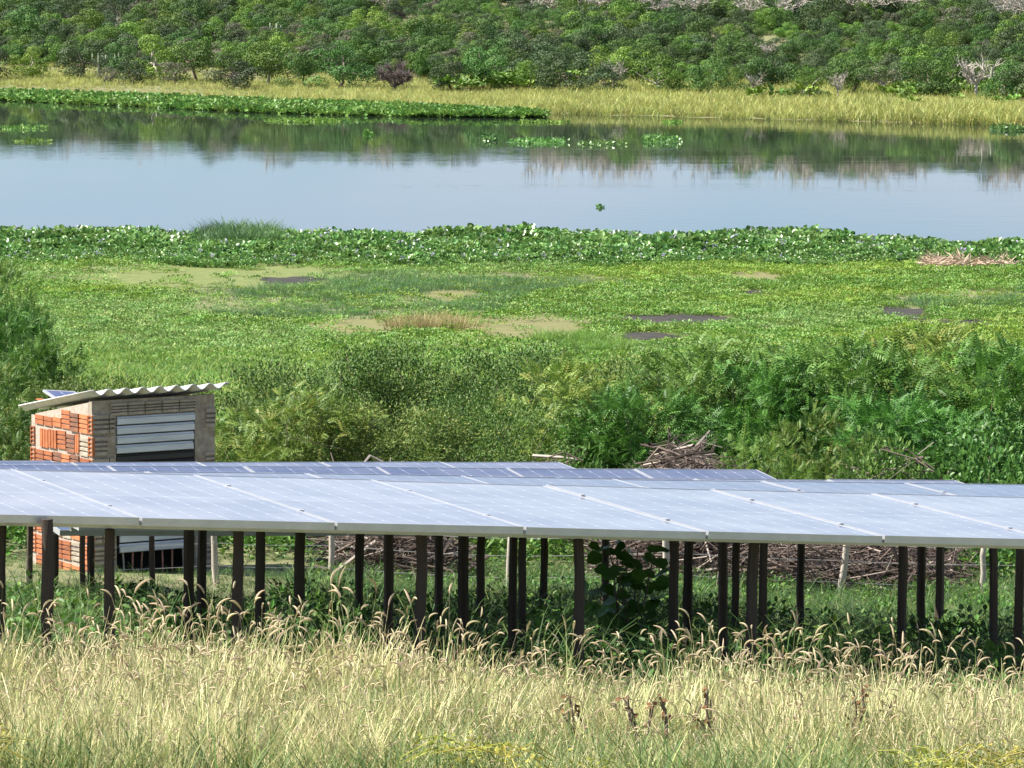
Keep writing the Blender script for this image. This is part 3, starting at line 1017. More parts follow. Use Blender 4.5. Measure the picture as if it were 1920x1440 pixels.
# wooded hillside behind them: one mass
hp2 = []
for kd, nn in (('bright', 3), ('mid', 4), ('dusky', 3), ('grey', 1)):
    for (tr, cr) in tree_lib[kd][:nn]:
        hp2.append(cr)
n = 3300
x = rng.uniform(-62, 62, n)
t = 31 + 80 * rng.random(n) ** 1.25
y = shore(x) + t
P = np.stack([x, y, zt(x, y) - .15], 1)
hp2 += [tree_lib['bare'][0][1], tree_lib['purple'][0][1]]
wts = np.array([.09] * 3 + [.08] * 4 + [.11] * 3 + [.10] + [.02, .03])
scatter('hillside_wood', P, hp2, 'dense low woodland covering the hillside across the lake', scl=rng.uniform(.30, .62, n) * (1 + .3 * (rng.random(n) < .12)) * (1 + .15 * smooth_noise(x, y, 5, 88)), weights=wts / wts.sum())
# pale bare thicket along the top of the hill at the right
bt = [bare_meshes(3.2, 3.4, 'bark_pale', 160) for _ in range(2)]
gg = [cr for tr, cr in bt]
n = 34
x = np.concatenate([rng.uniform(2, 34, n - 8), rng.uniform(-34, 0, 8)])
y = shore(x) + rng.uniform(60, 72, n)
P = np.stack([x, y, zt(x, y) + .2], 1)
scatter('bare_thicket', P, gg, 'pale leafless thicket along the hilltop at right', scale=(.8, 1.1))


def cactus(px, py, hpx, arms, label, dy=0):
    Y = 300.0
    for _ in range(25):
        X = (px - 960) / FPX * Y
        zz = float(zt(X, Y)) + dy
        Y = Y + .5 * (at_z(px, py, zz)[1] - Y)
    X = (px - 960) / FPX * Y
    h = hpx / FPX * Y
    o = empty('column_cactus', (X, Y, float(zt(X, Y)) + dy * .6))
    g = Geo()
    g.tube([(0, 0, -.3 - dy * .6), (0.03, 0, h * .5), (0, 0, h)], [.11, .11, .07], 7)
    g.build('stem', M['cactus'], o, True)
    for i in range(arms):
        sg = -1 if i % 2 else 1
        z0 = h * rng.uniform(.2, .5)
        dx = sg * rng.uniform(.2, .55)
        g = Geo()
        g.tube([(0, 0, z0), (dx * .7, .05, z0 + .12), (dx, .06, z0 + .4), (dx * 1.05, .05, h * rng.uniform(.7, 1.05))], [.07, .08, .085, .05], 6)
        g.build('arm', M['cactus'], o, True)
    tag(o, label, 'cactus', 'tall cacti among the far trees')


cactus(186, 140, 40, 3, 'pale forked cactus at the left edge of the far trees')
cactus(232, 138, 38, 4, 'second pale cactus right of the forked one on the left')
cactus(1876, 95, 48, 5, 'tall grey branching cactus on the slope at far right', 1.2)
cactus(520, 80, 26, 3, 'slim cactus poking above the canopy left of centre', 1.6)

# ------------------------------------------------------------------ solar array
TH = R(23.52)
U2 = np.array([math.cos(TH), math.sin(TH)])
V2 = np.array([-math.sin(TH), math.cos(TH)])
S = 1.1
PL = 2.01 * S
# far-left joint of each row (relative to the camera), row slope, panel tilt, first and last joint index
ROWS = [
    dict(far=None, p=np.array([-1.759, 22.665, -2.831]) * S, sl=R(-4.146), tilt=R(.58), i0=-1, i1=6, zs=[.0, .0]),
    dict(far=np.array([-2.122, 27.697, -3.188]) * S, sl=R(-3.437), tilt=R(.6), i0=-1, i1=6),
    dict(far=np.array([-.611, 31.171, -3.612]) * S, sl=R(-3.15), tilt=R(3.0), i0=-3, i1=4),
    dict(far=np.array([-2.787, 32.847, -3.734]) * S, sl=R(-2.947), tilt=R(6.3), i0=-1, i1=5),
    dict(far=np.array([-3.292, 35.652, -4.034]) * S, sl=R(-2.5), tilt=R(3.0), i0=-1, i1=4),
    dict(far=None, p=None, sl=R(-2.3), tilt=R(3.0), i0=-1, i1=0),
]
ROW_WORD = ['front row', 'second row', 'third row', 'fourth row', 'fifth row', 'rearmost row']


def vvec(tilt):
    return PL * np.array([V2[0] * math.cos(tilt), V2[1] * math.cos(tilt), math.sin(tilt)])


def uvec(sl):
    return S * np.array([U2[0] * math.cos(sl), U2[1] * math.cos(sl), math.sin(sl)])


cam0 = np.array([0, 0, CAM_Z])
for k_, r in enumerate(ROWS):
    if k_ == 5:
        d = ray(98, 863.5)
        perp = ROWS[4]['far'][:2].dot(V2) + 2.7 * S
        s_ = perp / d[:2].dot(V2)
        r['far'] = d * s_
    if r['far'] is not None:
        r['p'] = r['far'] - vvec(r['tilt'])
    r['o'] = cam0 + r['p']


def frame_mesh(w, l, t, b):
    g = Geo()
    g.box((w / 2, b / 2, -t / 2), (w / 2, b / 2, t / 2))
    g.box((w / 2, l - b / 2, -t / 2), (w / 2, b / 2, t / 2))
    g.box((b / 2, l / 2, -t / 2), (b / 2, l / 2 - b, t / 2))
    g.box((w - b / 2, l / 2, -t / 2), (b / 2, l / 2 - b, t / 2))
    return g.mesh('frame', M['alu'])


def plate_mesh(name, x0, x1, y0, y1, z0, z1, m_):
    g = Geo()
    g.box(((x0 + x1) / 2, (y0 + y1) / 2, (z0 + z1) / 2), ((x1 - x0) / 2, (y1 - y0) / 2, (z1 - z0) / 2))
    return g.mesh(name, m_)


GAP = .016
PW = S - GAP
FB = .006
fr_me = frame_mesh(PW, PL, .042, FB)
gl_me = plate_mesh('glass', FB, PW - FB, FB, PL - FB, -.010, -.003, M['cell'])
gl_dust_sheen = plate_mesh('glass', FB, PW - FB, FB, PL - FB, -.010, -.003, M['cell_dust_sheen'])
cl_me = plate_mesh('clamp', -GAP / 2 - .014, -GAP / 2 + .014, -.025, .025, .0008, .006, M['alu'])


def panel_matrix(o, sl, tilt):
    ux = uvec(sl) / S
    vy = vvec(tilt) / PL
    n = np.cross(ux, vy)
    n /= np.linalg.norm(n)
    vy = np.cross(n, ux)
    return Matrix(((ux[0], vy[0], n[0], o[0]), (ux[1], vy[1], n[1], o[1]), (ux[2], vy[2], n[2], o[2]), (0, 0, 0, 1)))


for k_, r in enumerate(ROWS):
    cnt = r['i1'] - r['i0']
    for i in range(r['i0'], r['i1']):
        o = empty('solar_panel')
        j = i - r['i0'] + 1
        off = r['o'] + uvec(r['sl']) * i
        mtx = panel_matrix(off, r['sl'] + R(rng.normal(0, .12)), r['tilt'] + R(rng.normal(0, .10)))
        o.matrix_world = mtx
        new_obj('frame', fr_me, o)
        new_obj('glass', gl_dust_sheen if k_ == 0 else gl_me, o)
        for fy in ((.24, .76) if k_ < 2 else ()):
            c_ = new_obj('clamp', cl_me, o)
            c_.location = (0, PL * fy, 0)
        if cnt == 1:
            lb = 'end solar panel of the rearmost row, left below the brick hut'
        elif j == 1:
            lb = 'leftmost solar panel of the %s, cut by the left edge' % ROW_WORD[k_]
        elif j == cnt:
            lb = ('rightmost solar panel of the %s, cut by the right edge' if k_ < 2 else 'last solar panel at the right end of the %s') % ROW_WORD[k_]
        else:
            lb = '%s solar panel from the left in the %s' % (ORD[j], ROW_WORD[k_])
        tag(o, lb, 'solar panel', 'solar panels in rows on wooden posts')
    # aluminium rails carrying the row
    for q, fy in enumerate((.12, .84)):
        c0 = r['o'] + uvec(r['sl']) * (r['i0'] + .03) + vvec(r['tilt']) * fy
        g = Geo()
        ln = S * cnt - .08
        g.box((ln / 2, 0, -.065), (ln / 2, .02, .022))
        ro = g.build('mounting_rail', M['alu'])
        ro.matrix_world = panel_matrix(c0, r['sl'], r['tilt'])
        tag(ro, 'aluminium rail under the %s edge of the %s of panels' % (('near', 'far')[q], ROW_WORD[k_]), 'rail', 'rails under the panel rows')

# wooden posts: (pixel column at top, lean in px over the height, row, place across the panel, radius)
POSTS = [
    (3, -6, 0, .12, .034), (55, -3, 4, .12, .030), (88, -6, 0, -.012, .036), (106, -7, 3, .84, .030), (154, -2, 5, .12, .028), (172, -2, 4, .84, .034),
    (207, -2, 0, .12, .036), (285, 0, 5, .12, .030), (354, -2, 0, .84, .034), (377, -2, 1, .84, .035), (446, -8, 0, .12, .034), (488, -3, 1, .12, .034),
    (563, -3, 2, .12, .046), (673, -2, 2, .84, .036), (732, -4, 0, .84, .034), (789, -9, 0, .12, .035), (825, -1, 1, .84, .034), (868, 0, 0, .84, .036),
    (903, -1, 2, .12, .034), (963, -2, 0, .84, .030), (981, -1, 1, .12, .030), (1021, -2, 3, .12, .034), (1084, -1, 0, .12, .036), (1137, -1, 3, .84, .038),
    (1264, -3, 1, .12, .034), (1292, -2, 1, .84, .036), (1358, 0, 0, .84, .034), (1382, -2, 2, .12, .032), (1415, -7, 0, .12, .038), (1433, -3, 1, .12, .033),
    (1505, -5, 2, .84, .034), (1692, -2, 1, .12, .035), (1730, -1, 1, .84, .035), (1764, -2, 2, .84, .036), (1860, 6, 1, .12, .034), (1912, -4, 0, .84, .036),
]
post_lib = []
for q in range(6):
    g = Geo()
    ns, nh = 7, 7
    zz = np.linspace(0, 1, nh)
    ox = np.cumsum(rng.normal(0, .10, nh))
    oy = np.cumsum(rng.normal(0, .10, nh))
    ox, oy = ox - np.linspace(ox[0], ox[-1], nh), oy - np.linspace(oy[0], oy[-1], nh)
    ang = np.arange(ns) / ns * 6.283 + rng.normal(0, .12, ns)
    rad = 1 + rng.normal(0, .10, (nh, ns)) + .10 * (1 - zz)[:, None]
    V = np.stack([ox[:, None] + rad * np.cos(ang), oy[:, None] + rad * np.sin(ang), np.broadcast_to(zz[:, None], (nh, ns))], -1).reshape(-1, 3)
    F = [(i * ns + j, i * ns + (j + 1) % ns, (i + 1) * ns + (j + 1) % ns, (i + 1) * ns + j) for i in range(nh - 1) for j in range(ns)]
    g.add(V, F)
    g.add(V[-ns:], [(0, j, j + 1) for j in range(1, ns - 1)])
    post_lib.append(g.mesh('wooden_post', M['post']))

post_order = {}
for (px, ln_, rk, fy, rad) in POSTS:
    r = ROWS[rk]
    line0 = r['p'][:2] + vvec(r['tilt'])[:2] * fy
    d = ray(px, 1000)[:2]
    s_ = line0.dot(V2) / d.dot(V2)
    X, Y = d * s_
    along = (np.array([X, Y]) - r['p'][:2] - vvec(r['tilt'])[:2] * fy).dot(U2)
    ztop = r['o'][2] + vvec(r['tilt'])[2] * fy + along * math.tan(r['sl']) - (.09 if fy > 0 else .012)
    zb = float(zt(X, Y)) - .25
    o = new_obj('wooden_post', post_lib[rng.integers(len(post_lib))])
    H = ztop - zb
    o.location = (X, Y, zb)
    rad *= .84
    o.scale = (rad, rad, H)
    lean = -ln_ / FPX * Y / H
    o.rotation_euler = (rng.normal(0, .015), math.atan(lean), 0)
    o.location.x -= lean * H
    post_order.setdefault(rk, []).append((px, fy, o))
ORDN = ORD + ['thirteenth', 'fourteenth', 'fifteenth', 'sixteenth', 'seventeenth', 'eighteenth', 'nineteenth', 'twentieth']
allp = sorted([q for lst in post_order.values() for q in lst], key=lambda q: q[0])
for j, (px, fy, o) in enumerate(allp):
    if fy < 0: lb = 'dark post standing proud of the front panel edge at far left'
    elif j == 0: lb = 'dark wooden post cut by the left edge under the panels'
    elif j == len(allp) - 1: lb = 'dark wooden post nearest the right edge under the panels'
    elif j < len(allp) // 2: lb = '%s dark post counted from the left among the posts under the panels' % ORDN[j + 1]
    else: lb = '%s dark post counted from the right among the posts under the panels' % ORDN[len(allp) - j]
    tag(o, lb, 'post', 'wooden posts carrying the panels')

# ------------------------------------------------------------------ brick hut
HT = R(32)
corner = at(176, 1104, 44.3)
hut = empty('brick_hut', (corner[0], corner[1], corner[2]), HT)
tag(hut, 'small brick hut with corrugated roof and metal shutter door behind the panels', 'hut')
HW, HD, HF, HB, WT = 1.31, 1.30, 1.80, 1.57, .09      # width, depth, front and back heights, wall thickness


def prism(g, poly, axis, a, b, mi=0):
    """extrude a polygon given in the two other axes along x (0) or y (1)"""
    n = len(poly)
    V = []
    for c_ in (a, b):
        for (q, z) in poly:
            V.append((c_, q, z) if axis == 0 else (q, c_, z))
    F4 = [(i, (i + 1) % n, n + (i + 1) % n, n + i) for i in range(n)]
    g.add(V, F4, mi)
    kk = g.n - 2 * n
    for base in (kk, kk + n):
        for j in range(1, n - 1):
            g.V.append(np.zeros((0, 3)))
            g.Q.append(np.array([[base, base + j, base + j + 1]]))
            g.M.append(np.array([mi]))
            g.T.append(np.array([.5]))
    return g


def roof_z(y):
    return HF + (HB - HF) * y / HD


g = Geo()
prism(g, [(WT + .004, -.4), (HD - WT - .004, -.4), (HD - WT - .004, roof_z(HD - WT) - .05), (WT + .004, roof_z(WT) - .05)], 0, .008, WT)
side_wall = g.build('brick_wall', M['mortar'], hut)
g = Geo()
prism(g, [(WT + .004, -.4), (HD - WT - .004, -.4), (HD - WT - .004, roof_z(HD - WT) - .05), (WT + .004, roof_z(WT) - .05)], 0, HW - WT, HW - .008)
g.build('brick_wall', M['mortar'], hut)
g = Geo()
g.box((HW / 2, HD - WT / 2, (HB - .45) / 2), (HW / 2 - .01, WT / 2 - .008, (HB + .35) / 2))
back_wall = g.build('brick_wall', M['mortar'], hut)
DX0, DX1, DZ1 = .255, 1.09, 1.60
g = Geo()
f0 = .026
g.box((DX0 / 2 + .004, (WT + f0) / 2, (HF - .45) / 2), (DX0 / 2 - .004, (WT - f0) / 2, (HF + .35) / 2))
g.box(((DX1 + HW) / 2 - .004, (WT + f0) / 2, (HF - .45) / 2), ((HW - DX1) / 2 - .004, (WT - f0) / 2, (HF + .35) / 2))
g.box(((DX0 + DX1) / 2, (WT + f0) / 2, (DZ1 + HF - .05) / 2), ((DX1 - DX0) / 2, (WT - f0) / 2, (HF - .05 - DZ1) / 2))
front_wall = g.build('masonry_wall', M['cement'], hut)


def ribbed(w, h, d, ribs, vert=False, gf=.045, gd=.016):
    """hollow clay block: face with shallow grooves"""
    g = Geo()
    prof = []
    span = w if vert else h
    gw = span * gf
    st = span / ribs
    for q in range(ribs):
        a, b = q * st + (gw if q else 0), (q + 1) * st - (gw if q < ribs - 1 else 0)
        prof += [(0, a), (0, b)]
        if q < ribs - 1: prof += [(gd, b + gw * .4), (gd, b + gw * 1.6)]
    V, F = [], []
    ext = h if vert else w
    for c_ in (0, ext):
        for (y_, s_) in prof:
            V.append((s_, y_, c_) if vert else (c_, y_, s_))
    n = len(prof)
    F = [(i, i + 1, n + i + 1, n + i) for i in range(n - 1)]
    g.add(V, F)
    # body behind the face
    g.add([(0, .0, 0), (w, .0, 0), (w, .0, h), (0, .0, h), (0, d, 0), (w, d, 0), (w, d, h), (0, d, h)], [(0, 1, 5, 4), (1, 2, 6, 5), (2, 3, 7, 6), (3, 0, 4, 7)])
    return g


def hole_end(w, h, d):
    g = Geo()
    e = .010
    g.box((e / 2, d / 2, h / 2), (e / 2, d / 2, h / 2))
    g.box((w - e / 2, d / 2, h / 2), (e / 2, d / 2, h / 2))
    for q in range(5):
        z = e / 2 + q * (h - e) / 4
        g.box((w / 2, d / 2, z), (w / 2 - e - .0005, d / 2, e / 2))
    g.box((w / 2, d - .004, h / 2), (w / 2 - e - .001, .003, h / 2 - e), mi=1)
    return g


CH = .205
bw, bh = .166, .172
b_clay = ribbed(bw, bh, .02, 4).mesh('brick', M['clay'])
b_vert = ribbed(bw * .98, bh, .02, 3, True).mesh('brick', M['clay'])
b_dark = ribbed(bw, bh, .02, 4).mesh('brick', M['clay_dark'])
b_grey = ribbed(bw, bh, .03, 4, gf=.06, gd=.024).mesh('brick', M['clay_grey'])
b_thin = ribbed(bw * .45, bh, .02, 2, True).mesh('brick', M['clay'])
b_end = hole_end(.085, bh, .03).mesh('brick', [M['clay'], M['hole']])
b_half = ribbed(bw, bh * .5, .02, 2).mesh('brick', M['clay'])

# side wall bricks: local wall frame, s runs from the front corner to the back, face looks to -x
rotL = Euler((0, 0, R(-90))).to_matrix().to_4x4()


def side_brick(me, s0, z0, w, tilt=0.0, proud=.0):
    o = new_obj('brick', me, side_wall)
    # local x of the brick runs toward the front corner
    o.matrix_local = Matrix.Translation((-.004 - proud, s0 + w, z0)) @ rotL @ Matrix.Rotation(tilt, 4, 'Y')
    return o


def end_brick(s0, z0, par):
    o = new_obj('brick', b_end, par)
    o.matrix_local = Matrix.Translation((-.004, s0 + .086, z0)) @ rotL
    return o


pat = {7: 'cdcccc', 6: 'gtdcvv', 5: 'cdckcc', 4: 'cccdcc', 3: 'cdcccc', 2: 'ccgccc', 1: 'cgccdc', 0: 'cccccc', -1: 'cccccc'}
for cr_ in range(-1, 9):
    z0 = cr_ * CH + .01
    sl_ = rng.normal(0, .004)
    end_brick(.002, min(z0, HF - .24 - .0 * cr_) if cr_ < 8 else HF + 9, side_wall) if cr_ < 8 else None
    if cr_ in (4, 5, 2, 1, 6) and z0 + bh < HB: end_brick(HD - .09, z0, side_wall)
    s0 = .098
    for q in range(6):
        w = bw + rng.uniform(-.004, .004)
        s0 += rng.uniform(0, .004)
        zz = z0 + sl_ + rng.normal(0, .007)
        ztop_lim = roof_z(s0 + w) - .045
        kd = pat.get(cr_, 'cccccc')[q]
        if s0 + w > HD - .085 : break
        if zz + bh > ztop_lim:
            if zz + bh * .5 < ztop_lim: side_brick(b_half, s0, zz, bw, rng.normal(0, .02))
        else:
            me = {'c': b_clay, 'd': b_dark, 'g': b_grey, 'v': b_vert, 't': b_thin, 'k': b_dark, 'x': b_clay}[kd]
            side_brick(me, s0, zz, bw * (.45 if kd == 't' else 1), rng.normal(0, .012), rng.uniform(-.003, .004))
        s0 += (bw * .45 if kd == 't' else bw) + .016
# front wall blocks, smeared with cement
def front_block(me, x0, z0, proud=0.0, tilt=0.0, sx=1.0):
    o = new_obj('brick', me, front_wall)
    o.matrix_local = Matrix.Translation((x0, -.004 - proud + .004, z0)) @ Matrix.Rotation(tilt, 4, 'Y') @ Matrix.Scale(sx, 4, (1, 0, 0))
    return o


for cr_ in range(-1, 9):
    z0 = cr_ * CH + .012
    if z0 + bh < HF - .05:
        offx = .0 if cr_ % 2 else -.09
        # left pier
        if cr_ not in (6, 3):
            xx = .004
            if cr_ % 2:
                front_block(b_grey, xx, z0, rng.uniform(-.006, .002), rng.normal(0, .01))
                front_block(b_grey, xx + bw + .012, z0, rng.uniform(-.006, 0), 0, .30)
            else:
                front_block(b_grey, xx, z0, rng.uniform(-.006, .002), rng.normal(0, .01), .55)
                front_block(b_grey, xx + bw * .55 + .012, z0, rng.uniform(-.006, .002), 0, .72)
        else:
            front_block(b_grey, .004, z0, -.004, rng.normal(0, .02), .9)
        # right pier, mostly plastered
        if cr_ in (-1, 0, 1, 2, 3, 4, 5, 7):
            front_block(b_grey, HW - .115, z0, rng.uniform(-.006, -.001), rng.normal(0, .02), .60)
    # course over the door
for q in range(5):
    front_block(b_grey, DX0 - .05 + q * (bw + .014) - .005, DZ1 + .012, rng.uniform(-.005, .0), rng.normal(0, .008)).scale.z = .62

# shutter door: ribbed steel slats, a dark louvre band, rods below
door = empty('door')
door.parent = hut
door['label'] = 'ribbed steel shutter with dark band and rusty rods below'
yd = .030
dz = DZ1 - .006


def slat(z1, hgt, m_, x0=DX0 + .005, x1=DX1 - .005, y_=yd):
    g = Geo()
    prof = [(y_, 0), (y_ - .020, hgt * .10), (y_ - .020, hgt * .74), (y_ - .004, hgt * .82), (y_ - .004, hgt * .90), (y_, hgt * .995), (y_ + .008, hgt * .995), (y_ + .008, 0)]
    prism(g, [(a, b + z1 - hgt) for a, b in prof], 0, x0, x1)
    return g.build('slat', m_, door)


zc = dz
for q in range(4):
    slat(zc, .080, M['steel'], DX0 + .005 + rng.uniform(0, .006), DX1 - .004 - q * .006)
    zc -= .090
for q in range(9):
    slat(zc, .070, M['black_steel'], y_=yd + .012)
    zc -= .072
for q in range(3):
    slat(zc, .085, M['steel'], DX0 + .03, DX1 - .10)
    zc -= .0955
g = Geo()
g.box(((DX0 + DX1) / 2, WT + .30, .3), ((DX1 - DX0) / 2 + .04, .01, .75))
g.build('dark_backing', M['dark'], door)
for q in range(7):
    g = Geo()
    xx = DX0 + .07 + q * .105 + rng.normal(0, .006)
    g.tube([(xx, .045, -.3), (xx + rng.normal(0, .006), .045, .2), (xx, .045, zc + .02)], .009, 6)
    g.build('rod', M['rust'] if q % 3 else M['fence_post'], door)

# roof sheet
g = Geo()
nxr, nyr = 97, 3
X0, X1, Y0, Y1 = -.045, HW + .085, -.10, HD + .16
xr = np.linspace(X0, X1, nxr)
yr = np.linspace(Y0, Y1, nyr)
wv = .026 * np.cos((xr - X0) / .177 * 2 * math.pi + .2)
V = []
for layer in (0, .009):
    for yy in yr:
        for i, xv in enumerate(xr):
            V.append((xv, yy, roof_z(yy) + .030 + wv[i] - layer))
F = []
nl = nxr * nyr
for j in range(nyr - 1):
    for i in range(nxr - 1):
        a = j * nxr + i
        F.append((a, a + 1, a + nxr + 1, a + nxr))
        F.append((nl + a, nl + a + nxr, nl + a + nxr + 1, nl + a + 1))
for i in range(nxr - 1):
    F.append((i, nl + i, nl + i + 1, i + 1))
    b_ = (nyr - 1) * nxr + i
    F.append((b_, b_ + 1, nl + b_ + 1, nl + b_))
for j in range(nyr - 1):
    a = j * nxr
    F.append((a, a + nxr, nl + a + nxr, nl + a))
    a = j * nxr + nxr - 1
    F.append((a, nl + a, nl + a + nxr, a + nxr))
g.add(V, F)
g.build('roof', M['roof'], hut, True)

# little panel on the roof, propped on a broken brick
hm = Matrix.Translation(Vector(corner)) @ Matrix.Rotation(HT, 4, 'Z')
sp = empty('small_solar_panel')
slope = math.atan((HB - HF) / HD)
sp.matrix_world = hm @ Matrix.Translation((.03, .84, roof_z(.84) + .070)) @ Matrix.Rotation(slope + R(22), 4, 'X') @ Matrix.Rotation(R(6), 4, 'Y')
fm = frame_mesh(.34, .25, .022, .022)
new_obj('frame', fm, sp)
new_obj('glass', plate_mesh('glass', .022, .318, .022, .228, -.012, -.003, M['cell_small']), sp)
tag(sp, 'small framed solar panel lying on the roof of the brick hut', 'solar panel')
bb = new_obj('broken_brick', b_clay)
bb.matrix_world = hm @ Matrix.Translation((.02, 1.08, roof_z(1.08) + .058)) @ Matrix.Rotation(slope, 4, 'X') @ Matrix.Rotation(R(20), 4, 'Z') @ Matrix.Rotation(R(-70), 4, 'X') @ Matrix.Scale(.5, 4)
tag(bb, 'piece of orange brick propping the little panel on the hut roof', 'brick')

# ------------------------------------------------------------------ wire fence behind the panels
fence = empty('wire_fence', (0, 0, 0))
tag(fence, 'low fence of pale crooked stakes and thin wires behind the panels', 'fence')
FP = [(52, 40.6, .60), (398, 42.0, .62), (612, 43.0, .58), (945, 43.4, .62), (1250, 43.6, .60), (1583, 44.0, .66), (1854, 44.4, .60), (2060, 44.8, .6)]
tops = []
for (px, Y, h) in FP:
    X = (px - 960) / FPX * Y
    z = float(zt(X, Y))
    g = Geo()
    n = 6
    zz = np.linspace(-.2, h, n)
    P = np.stack([X + np.cumsum(rng.normal(.004, .014, n)), Y + np.zeros(n), z + zz], 1)
    g.tube(P, np.linspace(.034, .028, n) * rng.uniform(.8, 1.1), 7)
    g.build('stake', M['fence_post'], fence, True)
    tops.append((X, Y, z, h))
for lev in (.16, .36, .52):
    g = Geo()
    for (a, b) in zip(tops[:-1], tops[1:]):
        pts = []
        for t_ in np.linspace(0, 1, 7):
            pts.append((a[0] + (b[0] - a[0]) * t_, a[1] + (b[1] - a[1]) * t_ - .03, a[2] + (b[2] - a[2]) * t_ + lev - .05 * t_ * (1 - t_)))
        g.tube(pts, .0024, 4)
    g.build('wire', M['wire'], fence)


# ------------------------------------------------------------------ brush piles
def brush(px0, px1, Y, zt0, hgt, nst, label, seed, long=1.0):
    r_ = np.random.default_rng(seed)
    g = Geo()
    for _ in range(nst):
        q = r_.random()
        px = px0 + (px1 - px0) * q
        Yp = Y + r_.normal(0, .7)
        X = (px - 960) / FPX * Yp
        env = (.5 + .5 * math.sin(math.pi * min(max(q, .05), .95))) * (.88 + .12 * math.sin(q * 11 + seed))
        z = float(zt(X, Yp)) + zt0 + hgt * env * r_.random() ** .8
        L_ = r_.uniform(.25, .9) * long
        a = r_.normal(0, .5) + (0 if r_.random() < .7 else 1.2)
        d = unit(np.array([math.cos(a) * (1 if r_.random() < .5 else -1), r_.normal(0, .5), r_.normal(0.05, .35)]))
        c_ = np.array([X, Yp, z])
        mid = c_ + r_.normal(0, .09, 3)
        rr = r_.choice([.003, .006, .010, .018], p=[.45, .3, .18, .07])
        g.tube([c_ - d * L_ / 2, mid, c_ + d * L_ / 2 + r_.normal(0, .06, 3)], [rr, rr * .9, rr * .5], 4, 0, r_.random(), cap=False)
    return tag(g.build('brush_pile', M['stick']), label, kind='stuff')


brush(1160, 1430, 48.0, .1, 1.12, 3400, 'heap of cut brown branches in front of the dark bushes', 3, .8)
brush(1150, 1580, 45.3, .0, .85, 1500, 'long heap of dry sticks seen under the panels at right', 4, 1.2)
brush(625, 840, 45.3, .0, .80, 1000, 'heap of reddish dry sticks seen under the middle panels', 5, 1.0)
brush(1480, 1800, 46.0, .0, .75, 900, 'thorny grey brush under the panels far right', 6, .8)
brush(1560, 1800, 49.4, .4, .9, 150, 'loose grey branches sticking out beside the vine leaves', 7, .9)
brush(1000, 1090, 49.4, .2, .9, 420, 'small reddish twig heap behind the end of the rear panels', 8, .7)
brush(440, 800, 48.5, .6, .5, 16, 'few thin pale twigs over the bushes right of the hut', 9, 1.6)


# ------------------------------------------------------------------ bushes behind the panels
def bush_meshes(h, w, leaf, style, n, L, stems=9, pairs=6):
    gs, gl = Geo(), Geo()
    tips = []
    for i in range(stems):
        a = rng.random() * 6.283
        r0 = w * .12 * rng.random()
        r1 = w * .5 * math.sqrt(rng.random())
        hh = h * rng.uniform(.65, 1.05) * (1 - .25 * (r1 / (.5 * w)) ** 2)
        b = np.array([r0 * math.cos(a), r0 * math.sin(a), -.15])
        e = np.array([r1 * math.cos(a), r1 * math.sin(a), hh])
        P = limb(gs, b, e, .018, .005, .06, seg=5, sides=4)
        tips.append(P)
    tips = np.concatenate(tips)
    # clumps around the stems and through the volume
    nc = 60
    a = rng.random(nc) * 6.283
    r1 = w * .5 * np.sqrt(rng.random(nc))
    zc = h * (.12 + .88 * rng.random(nc) ** .65) * (1 - .3 * (r1 / (.5 * w)) ** 2)
    C = np.concatenate([np.stack([r1 * np.cos(a), r1 * np.sin(a), zc], 1), tips[tips[:, 2] > .3 * h]])
    cid = rng.integers(len(C), size=n)
    P = C[cid] + rng.normal(0, 1, (n, 3)) * (np.array([.065 * w, .065 * w, .042 * h]) * (.8 if style == 'leaf' else 1))
    P[:, 2] = np.maximum(P[:, 2], .02)
    outv = unit(P - np.array([0, 0, h * .35]))
    ax = unit(outv * [1, 1, .5] + rng.normal(0, .55, (n, 3)) + [0, 0, .12])
    nm = unit(np.array([0, 0, 1.0]) + outv * .5 + rng.normal(0, .35, (n, 3)))
    sz = L * rng.uniform(.7, 1.3, n)
    if style == 'frond': fronds(gl, P, ax, nm, sz, pairs)
    elif style == 'oval': leaves(gl, P, ax, nm, sz, sz * .8, 0, True)
    else: leaves(gl, P, ax, nm, sz, sz * .42)
    return gs.mesh('stem', M['bark'], True), gl.mesh('foliage', M[leaf])


bush_lib = {
    'fern_dark': [bush_meshes(2.3, 2.6, 'bush_dark', 'frond', 2500, .22) for _ in range(2)],
    'fern_mid': [bush_meshes(2.3, 2.6, 'bush_mid', 'frond', 2500, .19) for _ in range(2)],
    'fine': [bush_meshes(2.3, 2.6, 'bush_olive', 'leaf', 22000, .052, 14) for _ in range(3)],
    'bright': [bush_meshes(1.6, 2.0, 'bush_bright', 'frond', 1000, .18) for _ in range(2)],
    'vine': [bush_meshes(1.3, 1.8, 'vine', 'oval', 1500, .08) for _ in range(2)],
    'broad_dark': [bush_meshes(2.4, 2.6, 'bush_dark', 'oval', 3200, .10) for _ in range(2)],
}
BH = {'fern_dark': 2.3, 'fern_mid': 2.3, 'fine': 2.3, 'bright': 1.6, 'vine': 1.3, 'broad_dark': 2.4}


def bush(kind, px, top_py, Y, wpx, label, var=0):
    X = (px - 960) / FPX * Y
    z = float(zt(X, Y))
    ztop = at(px, top_py, Y)[2]
    h = max(ztop - z, .3)
    st, fo = bush_lib[kind][var % len(bush_lib[kind])]
    sz = h / BH[kind]
    w0 = {'bright': 2.0, 'vine': 1.8}.get(kind, 2.6)
    sx = wpx / FPX * Y / w0
    o = empty('bush', (X, Y, z), rng.random() * 6.283)
    o.scale = (sx, sx, sz)
    new_obj('stem', st, o)
    new_obj('foliage', fo, o)
    tag(o, label, 'bush', 'bushes behind the panels')


